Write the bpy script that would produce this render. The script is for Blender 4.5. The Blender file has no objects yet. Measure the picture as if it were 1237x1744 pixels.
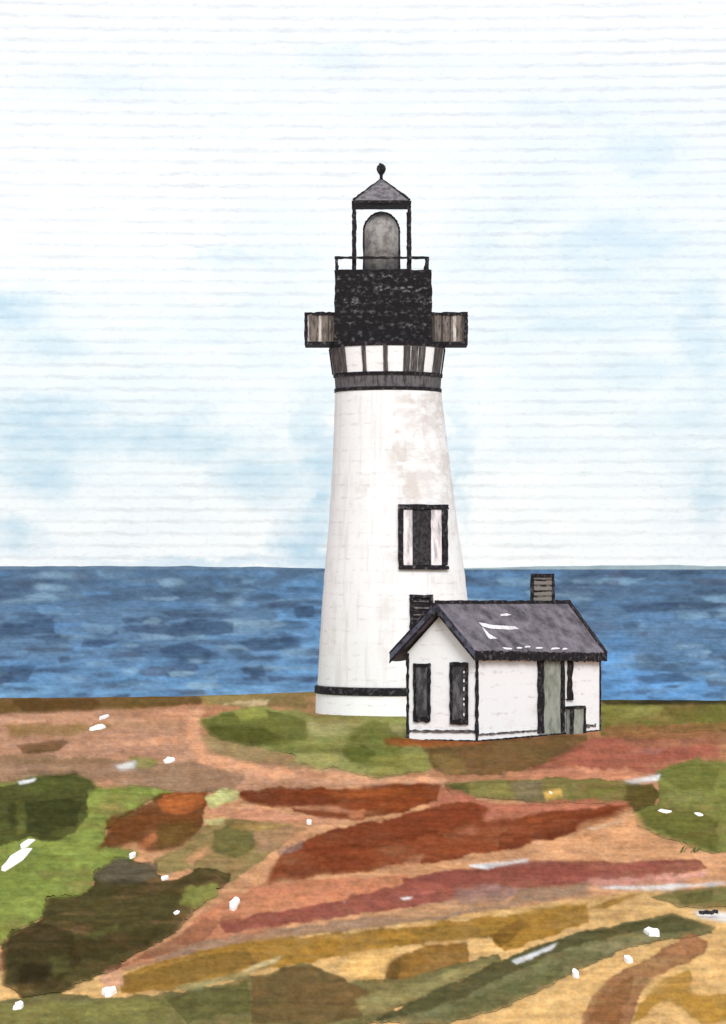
import bpy, bmesh, math, random
import numpy as np
from mathutils import Vector
random.seed(7)
C = bpy.context.scene.collection
S = bpy.context.scene

# ------------------------------------------------------------------ camera
F, H, HZ, CU = 5200.0, 7.5, 968.0, 618.5      # focal length (photo px), eye height (m), horizon row, centre column
cam = bpy.data.cameras.new('camera'); cam_o = bpy.data.objects.new('camera', cam); C.objects.link(cam_o)
cam_o.location = (0, 0, H); cam_o.rotation_euler = (math.radians(90), 0, 0)
cam.sensor_fit = 'VERTICAL'; cam.sensor_height = 36; cam.sensor_width = 36
cam.lens = F / 1744 * 36; cam.shift_y = (HZ - 872) / 1744
cam.clip_start = 1; cam.clip_end = 2e6
S.camera = cam_o
S.view_settings.view_transform = 'Standard'; S.view_settings.look = 'None'
S.view_settings.gamma = 1; S.view_settings.exposure = 0.68
EXPO = 2 ** 0.68

# ------------------------------------------------------------------ sun
SUN_EL, SUN_AZ = 38, 10           # from behind the camera, veiled by cloud
sun = bpy.data.lights.new('sun', 'SUN'); sun.energy = 1.5; sun.angle = math.radians(22); sun.color = (1, .975, .945)
sun_o = bpy.data.objects.new('sun', sun); C.objects.link(sun_o)
_d = Vector((math.sin(math.radians(SUN_AZ)) * math.cos(math.radians(SUN_EL)), -math.cos(math.radians(SUN_AZ)) * math.cos(math.radians(SUN_EL)), math.sin(math.radians(SUN_EL))))
sun_o.rotation_euler = (-_d).to_track_quat('-Z', 'Y').to_euler()
sun_o.location = _d * 100

# ------------------------------------------------------------------ node helper
class NT:
    def __init__(s, tree): s.t = tree
    def n(s, typ, ins=None, **kw):
        nd = s.t.nodes.new(typ)
        for k, v in kw.items(): setattr(nd, k, v)
        for k, v in (ins or {}).items():
            sock = nd.inputs[k]
            if isinstance(v, bpy.types.NodeSocket): s.t.links.new(v, sock)
            else: sock.default_value = v
        return nd
    def m(s, op, a, b=None, c=None, clamp=False):
        ins = {0: a}
        if b is not None: ins[1] = b
        if c is not None: ins[2] = c
        return s.n('ShaderNodeMath', ins, operation=op, use_clamp=clamp).outputs[0]
    def v(s, op, a, b=None):
        ins = {0: a}
        if b is not None: ins[1] = b
        nd = s.n('ShaderNodeVectorMath', ins, operation=op)
        return nd.outputs['Value'] if op in ('LENGTH', 'DOT_PRODUCT') else nd.outputs[0]
    def noise(s, vec, scale, detail=3, rough=.55, dims='3D'):
        return s.n('ShaderNodeTexNoise', {'Vector': vec, 'Scale': scale, 'Detail': detail, 'Roughness': rough}, noise_dimensions=dims)
    def ramp(s, x, a, b, lo=0., hi=1.):
        nd = s.n('ShaderNodeMapRange', {0: x, 1: a, 2: b, 3: lo, 4: hi}, interpolation_type='SMOOTHSTEP')
        return nd.outputs[0]
    def mix(s, f, a, b):
        nd = s.n('ShaderNodeMix', data_type='RGBA')
        for k, val in ((0, f), (6, a), (7, b)):
            if isinstance(val, bpy.types.NodeSocket): s.t.links.new(val, nd.inputs[k])
            else: nd.inputs[k].default_value = val
        return nd.outputs[2]
    def comb(s, x, y, z=0.):
        return s.n('ShaderNodeCombineXYZ', {0: x, 1: y, 2: z}).outputs[0]

def lin(c):
    return tuple((x / 255 / 12.92 if x / 255 <= .04045 else ((x / 255 + .055) / 1.055) ** 2.4) for x in c)
def rgba(c, k=1.0):
    return tuple(min(x / k, .95) for x in lin(c)) + (1,)

# ------------------------------------------------------------------ sky (world): white cloud with pale blue washes
W = bpy.data.worlds.new('World'); S.world = W; W.use_nodes = True
wt = W.node_tree; wt.nodes.clear(); T = NT(wt)
dirv = T.n('ShaderNodeTexCoord').outputs['Generated']
sx = T.n('ShaderNodeSeparateXYZ', {0: dirv})
az = T.m('ARCTAN2', sx.outputs[0], sx.outputs[1])
hyp = T.m('SQRT', T.m('ADD', T.m('MULTIPLY', sx.outputs[0], sx.outputs[0]), T.m('MULTIPLY', sx.outputs[1], sx.outputs[1])))
el = T.m('DIVIDE', sx.outputs[2], T.m('MAXIMUM', hyp, .02))
P = T.comb(T.m('MULTIPLY', az, F / 100), T.m('MULTIPLY', el, F / 100))       # hundredths of a radian: blobs below are in these units
w1 = T.noise(P, 1.1, 4, .6).outputs['Color']
w2 = T.noise(P, 4.5, 3, .6).outputs['Color']
Pw = T.v('ADD', P, T.v('MULTIPLY', T.v('SUBTRACT', w1, (.5, .5, .5)), (1.2, .6, 0)))
Pw = T.v('ADD', Pw, T.v('MULTIPLY', T.v('SUBTRACT', w2, (.5, .5, .5)), (.5, .3, 0)))
BLOBS = [(950, 185, 140, 26, .22), (1080, 265, 90, 45, .32), (1085, 295, 60, 14, .35), (880, 370, 150, 50, .22), (1060, 430, 170, 80, .38),
         (820, 430, 110, 60, .25), (1000, 545, 240, 70, .34), (1190, 570, 60, 150, .42), (1090, 640, 170, 60, .32), (850, 640, 90, 50, .2),
         (785, 770, 26, 150, .4), (1205, 830, 50, 110, .45), (900, 775, 110, 40, .25), (1130, 720, 110, 45, .3), (40, 535, 70, 40, .6),
         (70, 590, 110, 36, .36), (90, 715, 150, 52, .62), (60, 805, 110, 55, .55), (300, 750, 190, 45, .56), (340, 705, 70, 26, .3),
         (450, 810, 120, 65, .5), (535, 790, 46, 150, .5), (520, 920, 60, 60, .6), (230, 830, 150, 30, .25), (30, 915, 70, 40, .5), (330, 958, 270, 14, .4),
         (190, 150, 150, 26, .2), (400, 560, 160, 40, .24), (580, 100, 70, 26, .3), (400, 445, 90, 18, .28), (520, 450, 40, 26, .28),
         (740, 110, 120, 30, .1), (250, 600, 120, 30, .2), (1000, 920, 200, 30, .12), (1030, 590, 360, 360, .22), (140, 740, 470, 260, .24), (1040, 300, 330, 190, .16), (480, 640, 160, 300, .2), (90, 740, 260, 70, .55), (545, 850, 40, 190, .62), (1180, 700, 120, 260, .34), (600, 160, 700, 120, .07)]
acc = None
for (u, v, ru, rv, st) in BLOBS:
    q = T.v('MULTIPLY', T.v('SUBTRACT', Pw, ((u - CU) / 100, (HZ - v) / 100, 0)), (100 / ru * .64, 100 / rv * .64, 0))
    q = T.n('ShaderNodeMapRange', {0: T.v('LENGTH', q), 1: .1, 2: 1.0, 3: st, 4: 0.}, interpolation_type='SMOOTHSTEP').outputs[0]
    acc = q if acc is None else T.m('MAXIMUM', acc, q)
bl = T.noise(T.v('MULTIPLY', P, (.55, 1.5, 1)), 1.5, 6, .6).outputs[0]
wash = T.m('MULTIPLY', acc, T.ramp(bl, .3, .65, .66, 1.3))
# fine level streaks of stratus, broken along their length
rn = T.noise(T.v('MULTIPLY', P, (2.2, 7.0, 1)), 1.0, 4, .65).outputs[0]
ph = T.m('ADD', T.m('MULTIPLY', el, F / 20.4 * 2 * math.pi), T.m('MULTIPLY', rn, 4.5))
rib = T.ramp(T.m('SINE', ph), .1, 1.0)
brk = T.noise(T.v('MULTIPLY', P, (1.6, 5.0, 1)), 1.3, 5, .7).outputs[0]
rib = T.m('MULTIPLY', rib, T.ramp(brk, .28, .6, .12, 1))
fib = T.ramp(T.noise(T.v('MULTIPLY', P, (5, 9, 1)), 2.0, 3, .7).outputs[0], .5, .75, 0, .22)
rib = T.m('ADD', T.m('MULTIPLY', rib, T.ramp(T.noise(P, .55, 3, .6).outputs[0], .3, .7, .12, .36)), fib, clamp=True)
sky = T.n('ShaderNodeTexSky', sky_type='NISHITA', sun_disc=False)
sky.sun_elevation = math.radians(SUN_EL); sky.sun_rotation = math.radians(180 - SUN_AZ)
cloud = T.mix(rib, (.68, .68, .685, 1), (.33, .325, .34, 1))
blue = T.mix(T.m('MULTIPLY', rib, .8), (.22, .395, .52, 1), (.13, .25, .35, 1))
cl = T.mix(wash, cloud, blue)
b1 = T.n('ShaderNodeBackground', {0: cl, 1: 1.0})
b2 = T.n('ShaderNodeBackground', {0: sky.outputs[0], 1: .1})
ms = T.n('ShaderNodeMixShader', {0: .12, 1: b1.outputs[0], 2: b2.outputs[0]})
T.n('ShaderNodeOutputWorld', {0: ms.outputs[0]})

# ------------------------------------------------------------------ materials
def mat(name, build):
    m = bpy.data.materials.new(name); m.use_nodes = True; m.node_tree.nodes.clear()
    t = NT(m.node_tree)
    r = build(t)
    col, rough, bump = (r + (None,))[:3] if len(r) == 2 else r
    p = t.n('ShaderNodeBsdfPrincipled', {'Base Color': col, 'Roughness': rough, 'Specular IOR Level': .12 if rough < .85 else 0.})
    if bump is not None:
        t.t.links.new(t.n('ShaderNodeBump', {'Height': bump, 'Strength': .35, 'Distance': .03}).outputs[0], p.inputs['Normal'])
    t.n('ShaderNodeOutputMaterial', {0: p.outputs[0]})
    return m
def ocoord(t): return t.n('ShaderNodeNewGeometry').outputs['Position']

def b_white(t):
    p = ocoord(t)
    z = t.n('ShaderNodeSeparateXYZ', {0: p}).outputs[2]
    n1 = t.noise(t.v('MULTIPLY', p, (1, 1, 2.2)), .9, 5, .65).outputs[0]
    n2 = t.noise(t.v('MULTIPLY', p, (1, 1, .22)), .55, 3, .6).outputs[0]
    stain = t.m('MULTIPLY', t.ramp(n1, .46, .68), t.ramp(n2, .44, .62))
    course = t.ramp(t.m('SINE', t.m('ADD', t.m('MULTIPLY', z, 2 * math.pi / .6), t.m('MULTIPLY', t.noise(p, 1.2, 3).outputs[0], 4))), .6, 1)
    brk = t.ramp(t.noise(t.v('MULTIPLY', p, (1, 1, 3)), 2.2, 4, .65).outputs[0], .5, .66)
    c = t.mix(t.m('MULTIPLY', stain, .6), (.88, .905, .935, 1), (.74, .70, .68, 1))
    c = t.mix(t.m('MULTIPLY', t.m('MULTIPLY', course, brk), .6), c, (.56, .52, .50, 1))
    return c, .9, t.noise(p, 9, 4, .7).outputs[0]
M_white = mat('whitewashed_masonry', b_white)

def b_tower(t):
    p = ocoord(t)
    s = t.n('ShaderNodeSeparateXYZ', {0: p})
    x, z = s.outputs[0], s.outputs[2]
    n1 = t.noise(t.v('MULTIPLY', p, (1, 1, 2.0)), .8, 5, .65).outputs[0]
    n2 = t.noise(t.v('MULTIPLY', p, (1, 1, .3)), 1.1, 3, .6).outputs[0]
    # the tower's right-hand shading, painted into the colour as a beige tint
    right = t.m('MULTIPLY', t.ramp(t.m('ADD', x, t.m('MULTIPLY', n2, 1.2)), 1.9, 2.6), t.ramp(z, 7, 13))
    stain = t.m('MULTIPLY', t.ramp(n1, .36, .62), t.m('ADD', t.m('MULTIPLY', right, .75), t.ramp(n2, .5, .66, .05, .5)), clamp=True)  # random stains plus the painted right-side shading
    course = t.ramp(t.m('SINE', t.m('ADD', t.m('MULTIPLY', z, 2 * math.pi / .62), t.m('MULTIPLY', t.noise(p, 1.0, 3).outputs[0], 4))), .55, 1)
    brk = t.ramp(t.noise(t.v('MULTIPLY', p, (1, 1, 3)), 1.8, 4, .65).outputs[0], .48, .66)
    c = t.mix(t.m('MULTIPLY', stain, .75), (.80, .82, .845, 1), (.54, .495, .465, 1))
    c = t.mix(t.m('MULTIPLY', t.m('MULTIPLY', course, brk), .36), c, (.46, .42, .40, 1))
    streak = t.ramp(t.noise(t.v('MULTIPLY', p, (1.6, 1.6, .07)), 1.6, 4, .6).outputs[0], .5, .7)
    c = t.mix(t.m('MULTIPLY', streak, .3), c, (.50, .455, .43, 1))
    return c, .9, t.noise(p, 8, 4, .7).outputs[0]
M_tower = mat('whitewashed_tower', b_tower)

def two(name, a, b, sc=(1, 1, 1), scale=3., lo=.4, hi=.65, rough=.8, detail=4):
    def bb(t):
        p = ocoord(t)
        n = t.noise(t.v('MULTIPLY', p, sc), scale, detail, .65).outputs[0]
        return t.mix(t.ramp(n, lo, hi), rgba(a), rgba(b)), rough, n
    return mat(name, bb)
M_black = two('black_paint', (32, 30, 34), (96, 93, 97), scale=4.5, lo=.5, hi=.74)
M_grey = two('grey_iron', (104, 102, 105), (62, 60, 64), sc=(1, 1, .3), scale=6)
M_roof_iron = two('lantern_roof_iron', (118, 115, 119), (80, 78, 82), scale=3.5)
M_lens = two('lens_glass', (158, 156, 154), (112, 110, 111), scale=2.6, rough=.5)
M_slat_a = two('slat_brown_grey', (128, 119, 113), (76, 70, 67), sc=(1, 1, .2), scale=9)
M_slat_b = two('slat_dark', (58, 54, 54), (84, 78, 75), sc=(1, 1, .2), scale=8)
M_slat_c = two('slat_pale', (205, 200, 195), (150, 144, 140), sc=(1, 1, .3), scale=8)
M_bracket = two('bracket_grey', (70, 67, 69), (120, 115, 114), sc=(3, 3, .15), scale=3, lo=.45, hi=.7)
M_pane = two('dark_pane', (58, 58, 62), (104, 104, 108), sc=(1, 1, .5), scale=3.4, rough=.5)
M_pane_d = two('black_pane', (34, 33, 36), (62, 60, 62), scale=6, rough=.5)
M_shut = two('pale_shutter', (232, 226, 228), (168, 164, 168), sc=(2, 2, .4), scale=1.6)
M_roof = two('slate_roof', (122, 117, 126), (66, 62, 68), sc=(1, 1, 1.6), scale=1.1, lo=.3, hi=.72, detail=5)
M_fascia = two('blue_grey_fascia', (88, 90, 106), (44, 43, 50), scale=2.6)
M_door = two('sage_door', (158, 163, 154), (122, 128, 116), sc=(1, 1, .6), scale=2.0)
M_patch = two('pale_worn_slate', (240, 240, 242), (196, 194, 200), scale=3)
M_line = two('charcoal_line', (70, 68, 70), (120, 117, 118), scale=4)
M_stone = two('pale_stone', (250, 249, 247), (228, 222, 216), scale=2.5, rough=.95)
M_stick = two('dark_twig', (46, 46, 50), (70, 68, 72), scale=4)

def b_drum(t):
    p = ocoord(t)
    n = t.noise(t.v('MULTIPLY', p, (1, 1, 1.4)), 3.6, 5, .75).outputs[0]
    big = t.noise(p, .9, 2).outputs[0]
    row = t.ramp(t.m('SINE', t.m('MULTIPLY', t.n('ShaderNodeSeparateXYZ', {0: p}).outputs[2], 2 * math.pi / .62)), -.4, .5, .4, 1)
    f = t.m('MULTIPLY', t.m('MULTIPLY', t.ramp(n, .5, .68), row), t.ramp(big, .38, .6, .45, 1))
    return t.mix(f, rgba((28, 27, 30)), rgba((122, 121, 122))), .8, n
M_drum = mat('black_weathered_iron', b_drum)
def b_brick(t):
    p = ocoord(t)
    z = t.n('ShaderNodeSeparateXYZ', {0: p}).outputs[2]
    n = t.noise(t.v('MULTIPLY', p, (1, 1, 2)), 2.2, 4, .6).outputs[0]
    c = t.ramp(t.m('SINE', t.m('ADD', t.m('MULTIPLY', z, 2 * math.pi / .25), t.m('MULTIPLY', n, 5))), .1, .7)
    f = t.m('MULTIPLY', c, t.ramp(n, .36, .55, .35, 1))
    return t.mix(f, rgba((132, 128, 124)), rgba((40, 38, 39))), .9, n
M_brick = mat('chimney_brick', b_brick)

def paint_mat(name, scale):
    def bb(t):
        p = ocoord(t)
        a = t.n('ShaderNodeVertexColor', layer_name='Col').outputs[0]
        n = t.noise(t.v('MULTIPLY', p, (1.0, .35, 1)), scale, 4, .7).outputs[0]
        k = t.ramp(n, .25, .75, .84, 1.14)
        return t.v('MULTIPLY', a, t.comb(k, k, k)), 1.0
    return mat(name, bb)
M_ground = paint_mat('ground_soil', 3.2)
M_sea = paint_mat('sea_water', .06)

# ------------------------------------------------------------------ mesh helpers
def empty(name, label, cat, loc=(0, 0, 0), group=None):
    o = bpy.data.objects.new(name, None); C.objects.link(o); o.location = loc
    o['label'] = label; o['category'] = cat
    if group: o['group'] = group
    o.empty_display_size = .2
    return o
def link(name, bm, mats, parent=None, smooth=False):
    me = bpy.data.meshes.new(name)
    bmesh.ops.recalc_face_normals(bm, faces=bm.faces)
    if smooth:
        for f in bm.faces: f.smooth = True
    bm.to_mesh(me); bm.free()
    for m in (mats if isinstance(mats, (list, tuple)) else [mats]): me.materials.append(m)
    o = bpy.data.objects.new(name, me); C.objects.link(o)
    if parent:
        o.parent = parent
        w = Vector((0, 0, 0)); q = parent
        while q is not None: w += q.location; q = q.parent
        o.location = -w        # meshes are written in world coordinates
    return o
def grid_solid(bm, pts, mi=0):
    """pts[i][j] = (front, back) vertex coordinates; closed slab."""
    n, k = len(pts), len(pts[0])
    fr = [[bm.verts.new(p[0]) for p in r] for r in pts]; bk = [[bm.verts.new(p[1]) for p in r] for r in pts]
    fs = []
    for i in range(n - 1):
        for j in range(k - 1):
            fs.append(bm.faces.new((fr[i][j], fr[i + 1][j], fr[i + 1][j + 1], fr[i][j + 1])))
            fs.append(bm.faces.new((bk[i][j], bk[i][j + 1], bk[i + 1][j + 1], bk[i + 1][j])))
    for j in range(k - 1):
        fs.append(bm.faces.new((fr[0][j], fr[0][j + 1], bk[0][j + 1], bk[0][j]))); fs.append(bm.faces.new((fr[-1][j], bk[-1][j], bk[-1][j + 1], fr[-1][j + 1])))
    for i in range(n - 1):
        fs.append(bm.faces.new((fr[i][0], bk[i][0], bk[i + 1][0], fr[i + 1][0]))); fs.append(bm.faces.new((fr[i][-1], fr[i + 1][-1], bk[i + 1][-1], bk[i][-1])))
    for f in fs: f.material_index = mi
def bar(bm, p0, p1, a, b, jit=.18, step=.17, mi=0):
    """hand-made bar from p0 to p1; a, b = half-width vectors; its thickness wobbles a little."""
    p0, p1, a, b = Vector(p0), Vector(p1), Vector(a), Vector(b)
    n = max(2, int((p1 - p0).length / step) + 1)
    rings = []
    for i in range(n + 1):
        c = p0.lerp(p1, i / n); off = a * random.uniform(-jit, jit) * .6
        ka, kb = 1 + random.uniform(-jit, jit), 1
        rings.append([bm.verts.new(c + off + a * ka * s + b * kb * q) for s, q in ((-1, -1), (1, -1), (1, 1), (-1, 1))])
    fs = []
    for i in range(n):
        for j in range(4):
            fs.append(bm.faces.new((rings[i][j], rings[i][(j + 1) % 4], rings[i + 1][(j + 1) % 4], rings[i + 1][j])))
    fs.append(bm.faces.new(rings[0][::-1])); fs.append(bm.faces.new(rings[-1]))
    for f in fs: f.material_index = mi
def box(bm, x0, x1, y0, y1, z0, z1, mi=0):
    vs = [bm.verts.new((x, y, z)) for z in (z0, z1) for x, y in ((x0, y0), (x1, y0), (x1, y1), (x0, y1))]
    for q in ((3, 2, 1, 0), (4, 5, 6, 7), (0, 1, 5, 4), (1, 2, 6, 5), (2, 3, 7, 6), (3, 0, 4, 7)):
        bm.faces.new([vs[i] for i in q]).material_index = mi
def lathe(bm, rings, n=72, cap=True):
    """rings: (cx, cy, z, r)"""
    rr = [[bm.verts.new((cx + r * math.sin(2 * math.pi * i / n), cy - r * math.cos(2 * math.pi * i / n), z)) for i in range(n)] for cx, cy, z, r in rings]
    for a, b in zip(rr, rr[1:]):
        for i in range(n): bm.faces.new((a[i], a[(i + 1) % n], b[(i + 1) % n], b[i]))
    if cap: bm.faces.new(rr[0]); bm.faces.new(rr[-1][::-1])

def gdist(v): return F * H / (v - HZ)
def X(u, d): return (u - CU) * d / F
def Z(v, d): return H - (v - HZ) * d / F

# ------------------------------------------------------------------ numpy noise and the painted sheets (colours belong to the soil, plants and water)
rng = np.random.RandomState(11)
LAT = rng.rand(256, 256)
def vnoise(x, y):
    xi, yi = np.floor(x).astype(int), np.floor(y).astype(int)
    fx, fy = x - xi, y - yi
    fx, fy = fx * fx * (3 - 2 * fx), fy * fy * (3 - 2 * fy)
    g = lambda a, b: LAT[a & 255, b & 255]
    return (g(xi, yi) * (1 - fx) + g(xi + 1, yi) * fx) * (1 - fy) + (g(xi, yi + 1) * (1 - fx) + g(xi + 1, yi + 1) * fx) * fy
def fbm(x, y, o=4):
    s, a, t = 0, 1, 0
    for i in range(o):
        s = s + a * vnoise(x * 2 ** i + 17 * i, y * 2 ** i + 31 * i); t += a; a *= .55
    return s / t - .5
def srgb_lin(c):
    c = np.asarray(c) / 255.
    return np.where(c <= .04045, c / 12.92, ((c + .055) / 1.055) ** 2.4)

def sdf(U, V, poly):
    p = np.array(poly, float); n = len(p)
    d = np.full(U.shape, 1e9); ins = np.zeros(U.shape, bool)
    for i in range(n):
        a, b = p[i], p[(i + 1) % n]
        ex, ey = b - a; wx, wy = U - a[0], V - a[1]
        t = np.clip((wx * ex + wy * ey) / (ex * ex + ey * ey + 1e-9), 0, 1)
        d = np.minimum(d, (wx - ex * t) ** 2 + (wy - ey * t) ** 2)
        c = (a[1] > V) != (b[1] > V)
        with np.errstate(divide='ignore', invalid='ignore'):
            ins ^= c & (U < ex * (V - a[1]) / (ey if ey else 1e-9) + a[0])
    return np.where(ins, 1, -1) * np.sqrt(d)

def tone(c):
    c = np.array(c, float); m = c.mean()
    if c[1] > c[0] and c[1] > c[2]: c = c * (1.0, .93, 1.02)          # the turf is olive rather than green
    elif c[0] >= c[1] and c[0] > c[2]: c = c * (1 + .13 * np.clip((m - 95) / 60, 0, 1))
    return np.minimum(c, 252)
class Sheet:
    def __init__(s, U, V, base):
        s.U, s.V = U, V
        s.col = np.tile(srgb_lin(base), U.shape + (1,))
        s.reg = np.zeros(U.shape, int)
        s.e1 = fbm(U / 26, V / 13, 4); s.e2 = fbm(U / 7 + 50, V / 5 + 9, 3)
        s.k = 0
    def stroke(s, poly, c, op=.92, rough=1.0, soft=2.6, edge=.16, reg=None, var=.7):
        s.k += 1
        p = np.array(poly); x0, y0 = p.min(0) - 30; x1, y1 = p.max(0) + 30
        rows = np.where(((s.V > y0) & (s.V < y1)).any(1))[0]; cols = np.where(((s.U > x0) & (s.U < x1)).any(0))[0]
        if len(rows) < 2 or len(cols) < 2: return
        sl = (slice(rows[0], rows[-1] + 1), slice(cols[0], cols[-1] + 1))
        U, V = s.U[sl], s.V[sl]
        d = sdf(U, V, poly) + rough * (s.e1[sl] * 13 + s.e2[sl] * 3.5)
        m = np.clip(d / soft + .5, 0, 1)
        wash = fbm(U / 60 + s.k * 7.3, V / 24 + s.k * 3.1, 4)           # pigment settles unevenly
        st = fbm(U / 38 + s.k, V / 5 + s.k * 2, 3)
        a = np.clip(op * (1 + var * wash + .5 * var * st), 0, 1) * m
        cc = srgb_lin(tone(c))[None, None, :] * (1 - edge * np.exp(-np.abs(d - 2) / 2.5))[..., None] * (1 + .7 * wash + .4 * st)[..., None]
        s.col[sl] = s.col[sl] * (1 - a[..., None]) + cc * a[..., None]
        if reg is not None:
            r = s.reg[sl]; r[(d > 0)] = reg; s.reg[sl] = r

def write_mesh(name, XYZ, quads, col, material):
    me = bpy.data.meshes.new(name)
    me.vertices.add(len(XYZ)); me.vertices.foreach_set('co', XYZ.astype(np.float32).ravel())
    me.loops.add(quads.size); me.loops.foreach_set('vertex_index', quads.astype(np.int32).ravel())
    me.polygons.add(len(quads)); me.polygons.foreach_set('loop_start', np.arange(0, quads.size, 4, dtype=np.int32))
    me.polygons.foreach_set('use_smooth', np.ones(len(quads), bool))
    me.update(calc_edges=True); me.validate()
    at = me.color_attributes.new('Col', 'FLOAT_COLOR', 'POINT')
    rgb = np.ones((len(XYZ), 4), np.float32); rgb[:, :3] = col
    at.data.foreach_set('color', rgb.ravel())
    me.materials.append(material)
    o = bpy.data.objects.new(name, me); C.objects.link(o)
    return o
def grid_quads(nr, nc):
    i = np.arange(nr * nc).reshape(nr, nc)
    return np.stack([i[:-1, :-1], i[1:, :-1], i[1:, 1:], i[:-1, 1:]], -1).reshape(-1, 4)

def soft(a, n):
    for ax in (0, 1):
        k = n if ax else max(1, int(n * .8))
        c = np.cumsum(np.pad(a, [(k + 1, k) if q == ax else (0, 0) for q in (0, 1)] + [(0, 0)] * (a.ndim - 2), mode='edge'), ax)
        a = (np.take(c, range(2 * k + 1, c.shape[ax]), ax) - np.take(c, range(0, c.shape[ax] - 2 * k - 1), ax)) / (2 * k + 1)
    return a
def bleed(col, U, V, lo=.0):
    """neighbouring washes run into each other, more in some places than in others"""
    a, b = col * .5 + soft(col, 1) * .5, soft(soft(col, 3), 2)
    w = np.clip((fbm(U / 90 + 4, V / 40 + 8, 4) + lo) * 4., 0, .8)[..., None]
    return a * (1 - w) + b * w
# ---- land
KG = 1.0 * EXPO
ucols = np.concatenate([np.linspace(-5200, -180, 60)[:-1], np.arange(-180, 1420, 1.7), np.linspace(1420, 6400, 60)])
edge_v = np.interp(ucols, [-3000, -400, 0, 300, 540, 680, 1000, 1240, 1700, 4000], [1195, 1190, 1189, 1186, 1178, 1180, 1194, 1194, 1196, 1200]) + 1.6 * fbm(ucols / 30, ucols * 0, 3)
trow = np.concatenate([np.arange(0, 1.0001, 1 / 345.)])
U = np.tile(ucols, (len(trow), 1)); V = edge_v[None, :] + trow[:, None] * (1775 - edge_v)[None, :]
extra = np.array([1800, 1850, 1930, 2060, 2300, 2800, 3800, 6000.])
U = np.vstack([U, np.tile(ucols, (len(extra), 1))]); V = np.vstack([V, np.tile(extra[:, None], (1, len(ucols)))])
L = Sheet(U, V, (200, 143, 106))
st = L.stroke
rs0 = random.Random(21)
PATH, GA, GB, GC, GD, GE, GF, GG = range(1, 9)
# base washes
st([(-5200, 1290), (700, 1330), (6400, 1330), (6400, 1520), (1000, 1530), (300, 1620), (-5200, 1640)], (203, 152, 112), reg=None, edge=0)
st([(-5200, 1640), (200, 1655), (450, 1598), (700, 1568), (1000, 1530), (1110, 1512), (1240, 1545), (6400, 1560), (6400, 6100), (-5200, 6100)], (211, 171, 114), op=1, rough=.5)
# path and the near edge of the headland
st([(-5200, 1205), (0, 1212), (180, 1206), (330, 1204), (350, 1214), (336, 1250), (352, 1278), (420, 1296), (560, 1312), (700, 1322), (770, 1328), (770, 1338), (600, 1342), (430, 1352), (250, 1352), (130, 1332), (0, 1345), (-5200, 1350)], (188, 143, 114), reg=PATH, op=.95)
st([(-200, 1290), (60, 1285), (200, 1296), (330, 1300), (420, 1318), (400, 1348), (300, 1352), (150, 1325), (0, 1336), (-200, 1340)], (150, 122, 96), op=.75, reg=PATH)
st([(340, 1252), (370, 1250), (470, 1276), (560, 1296), (580, 1312), (420, 1300), (355, 1280)], (160, 138, 98), op=.9)
st([(0, 1246), (110, 1250), (200, 1244), (320, 1250), (320, 1282), (180, 1288), (0, 1284)], (182, 138, 112), op=.7)
st([(322, 1208), (352, 1208), (340, 1255), (360, 1284), (450, 1306), (620, 1318), (760, 1326), (760, 1334), (600, 1332), (430, 1324), (340, 1298), (318, 1262)], (222, 164, 126), op=.85, reg=PATH, soft=5)
st([(180, 1262), (300, 1256), (320, 1264), (220, 1272)], (208, 154, 120), op=.6)
st([(-5200, 1170), (0, 1180), (200, 1180), (345, 1174), (345, 1199), (260, 1206), (180, 1208), (100, 1214), (0, 1216), (-5200, 1210)], (116, 92, 52), rough=.6)
st([(20, 1190), (170, 1192), (165, 1208), (40, 1212)], (96, 70, 38), op=.7)
st([(330, 1172), (560, 1168), (560, 1206), (430, 1206), (350, 1202)], (152, 134, 84), rough=.6)
st([(370, 1196), (460, 1192), (455, 1200), (375, 1204)], (222, 196, 156), op=.6)
st([(520, 1186), (548, 1188), (546, 1216), (524, 1214)], (196, 150, 108), op=.7)
st([(-60, 1220), (70, 1219), (78, 1228), (0, 1232), (-60, 1232)], (222, 172, 142), op=.8)
st([(10, 1236), (170, 1232), (185, 1240), (120, 1254), (20, 1256)], (154, 124, 76), op=.75)
st([(24, 1268), (80, 1264), (108, 1258), (118, 1264), (100, 1280), (40, 1284)], (112, 84, 54), op=.85, rough=.5)
st([(0, 1290), (180, 1292), (210, 1298), (60, 1304)], (132, 104, 66), op=.4)
# upper grass by the tower
st([(342, 1224), (380, 1212), (440, 1204), (540, 1214), (700, 1218), (700, 1262), (780, 1272), (765, 1300), (700, 1318), (640, 1326), (590, 1314), (540, 1304), (494, 1284), (440, 1270), (382, 1266), (350, 1246)], (158, 172, 92), reg=GA, op=1)
st([(344, 1226), (385, 1214), (450, 1210), (520, 1224), (520, 1262), (480, 1268), (430, 1270), (385, 1266), (356, 1250)], (112, 124, 56), op=.85, reg=GA)
st([(350, 1238), (450, 1244), (500, 1260), (440, 1268), (380, 1264)], (88, 96, 42), op=.7, reg=GA)
st([(395, 1212), (450, 1206), (455, 1222), (410, 1228)], (160, 176, 84), op=.7, reg=GA)
st([(524, 1232), (600, 1232), (690, 1240), (690, 1256), (600, 1252), (530, 1256)], (190, 196, 122), op=.8, reg=GA)
st([(460, 1266), (560, 1268), (580, 1280), (520, 1286), (470, 1276)], (120, 132, 60), op=.6, reg=GA)
st([(500, 1288), (570, 1284), (600, 1306), (540, 1310), (505, 1300)], (172, 178, 100), op=.8, reg=GA)
st([(584, 1274), (600, 1242), (640, 1228), (664, 1240), (690, 1268), (680, 1290), (700, 1312), (640, 1306), (600, 1302)], (122, 138, 62), op=.85, reg=GA)
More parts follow.
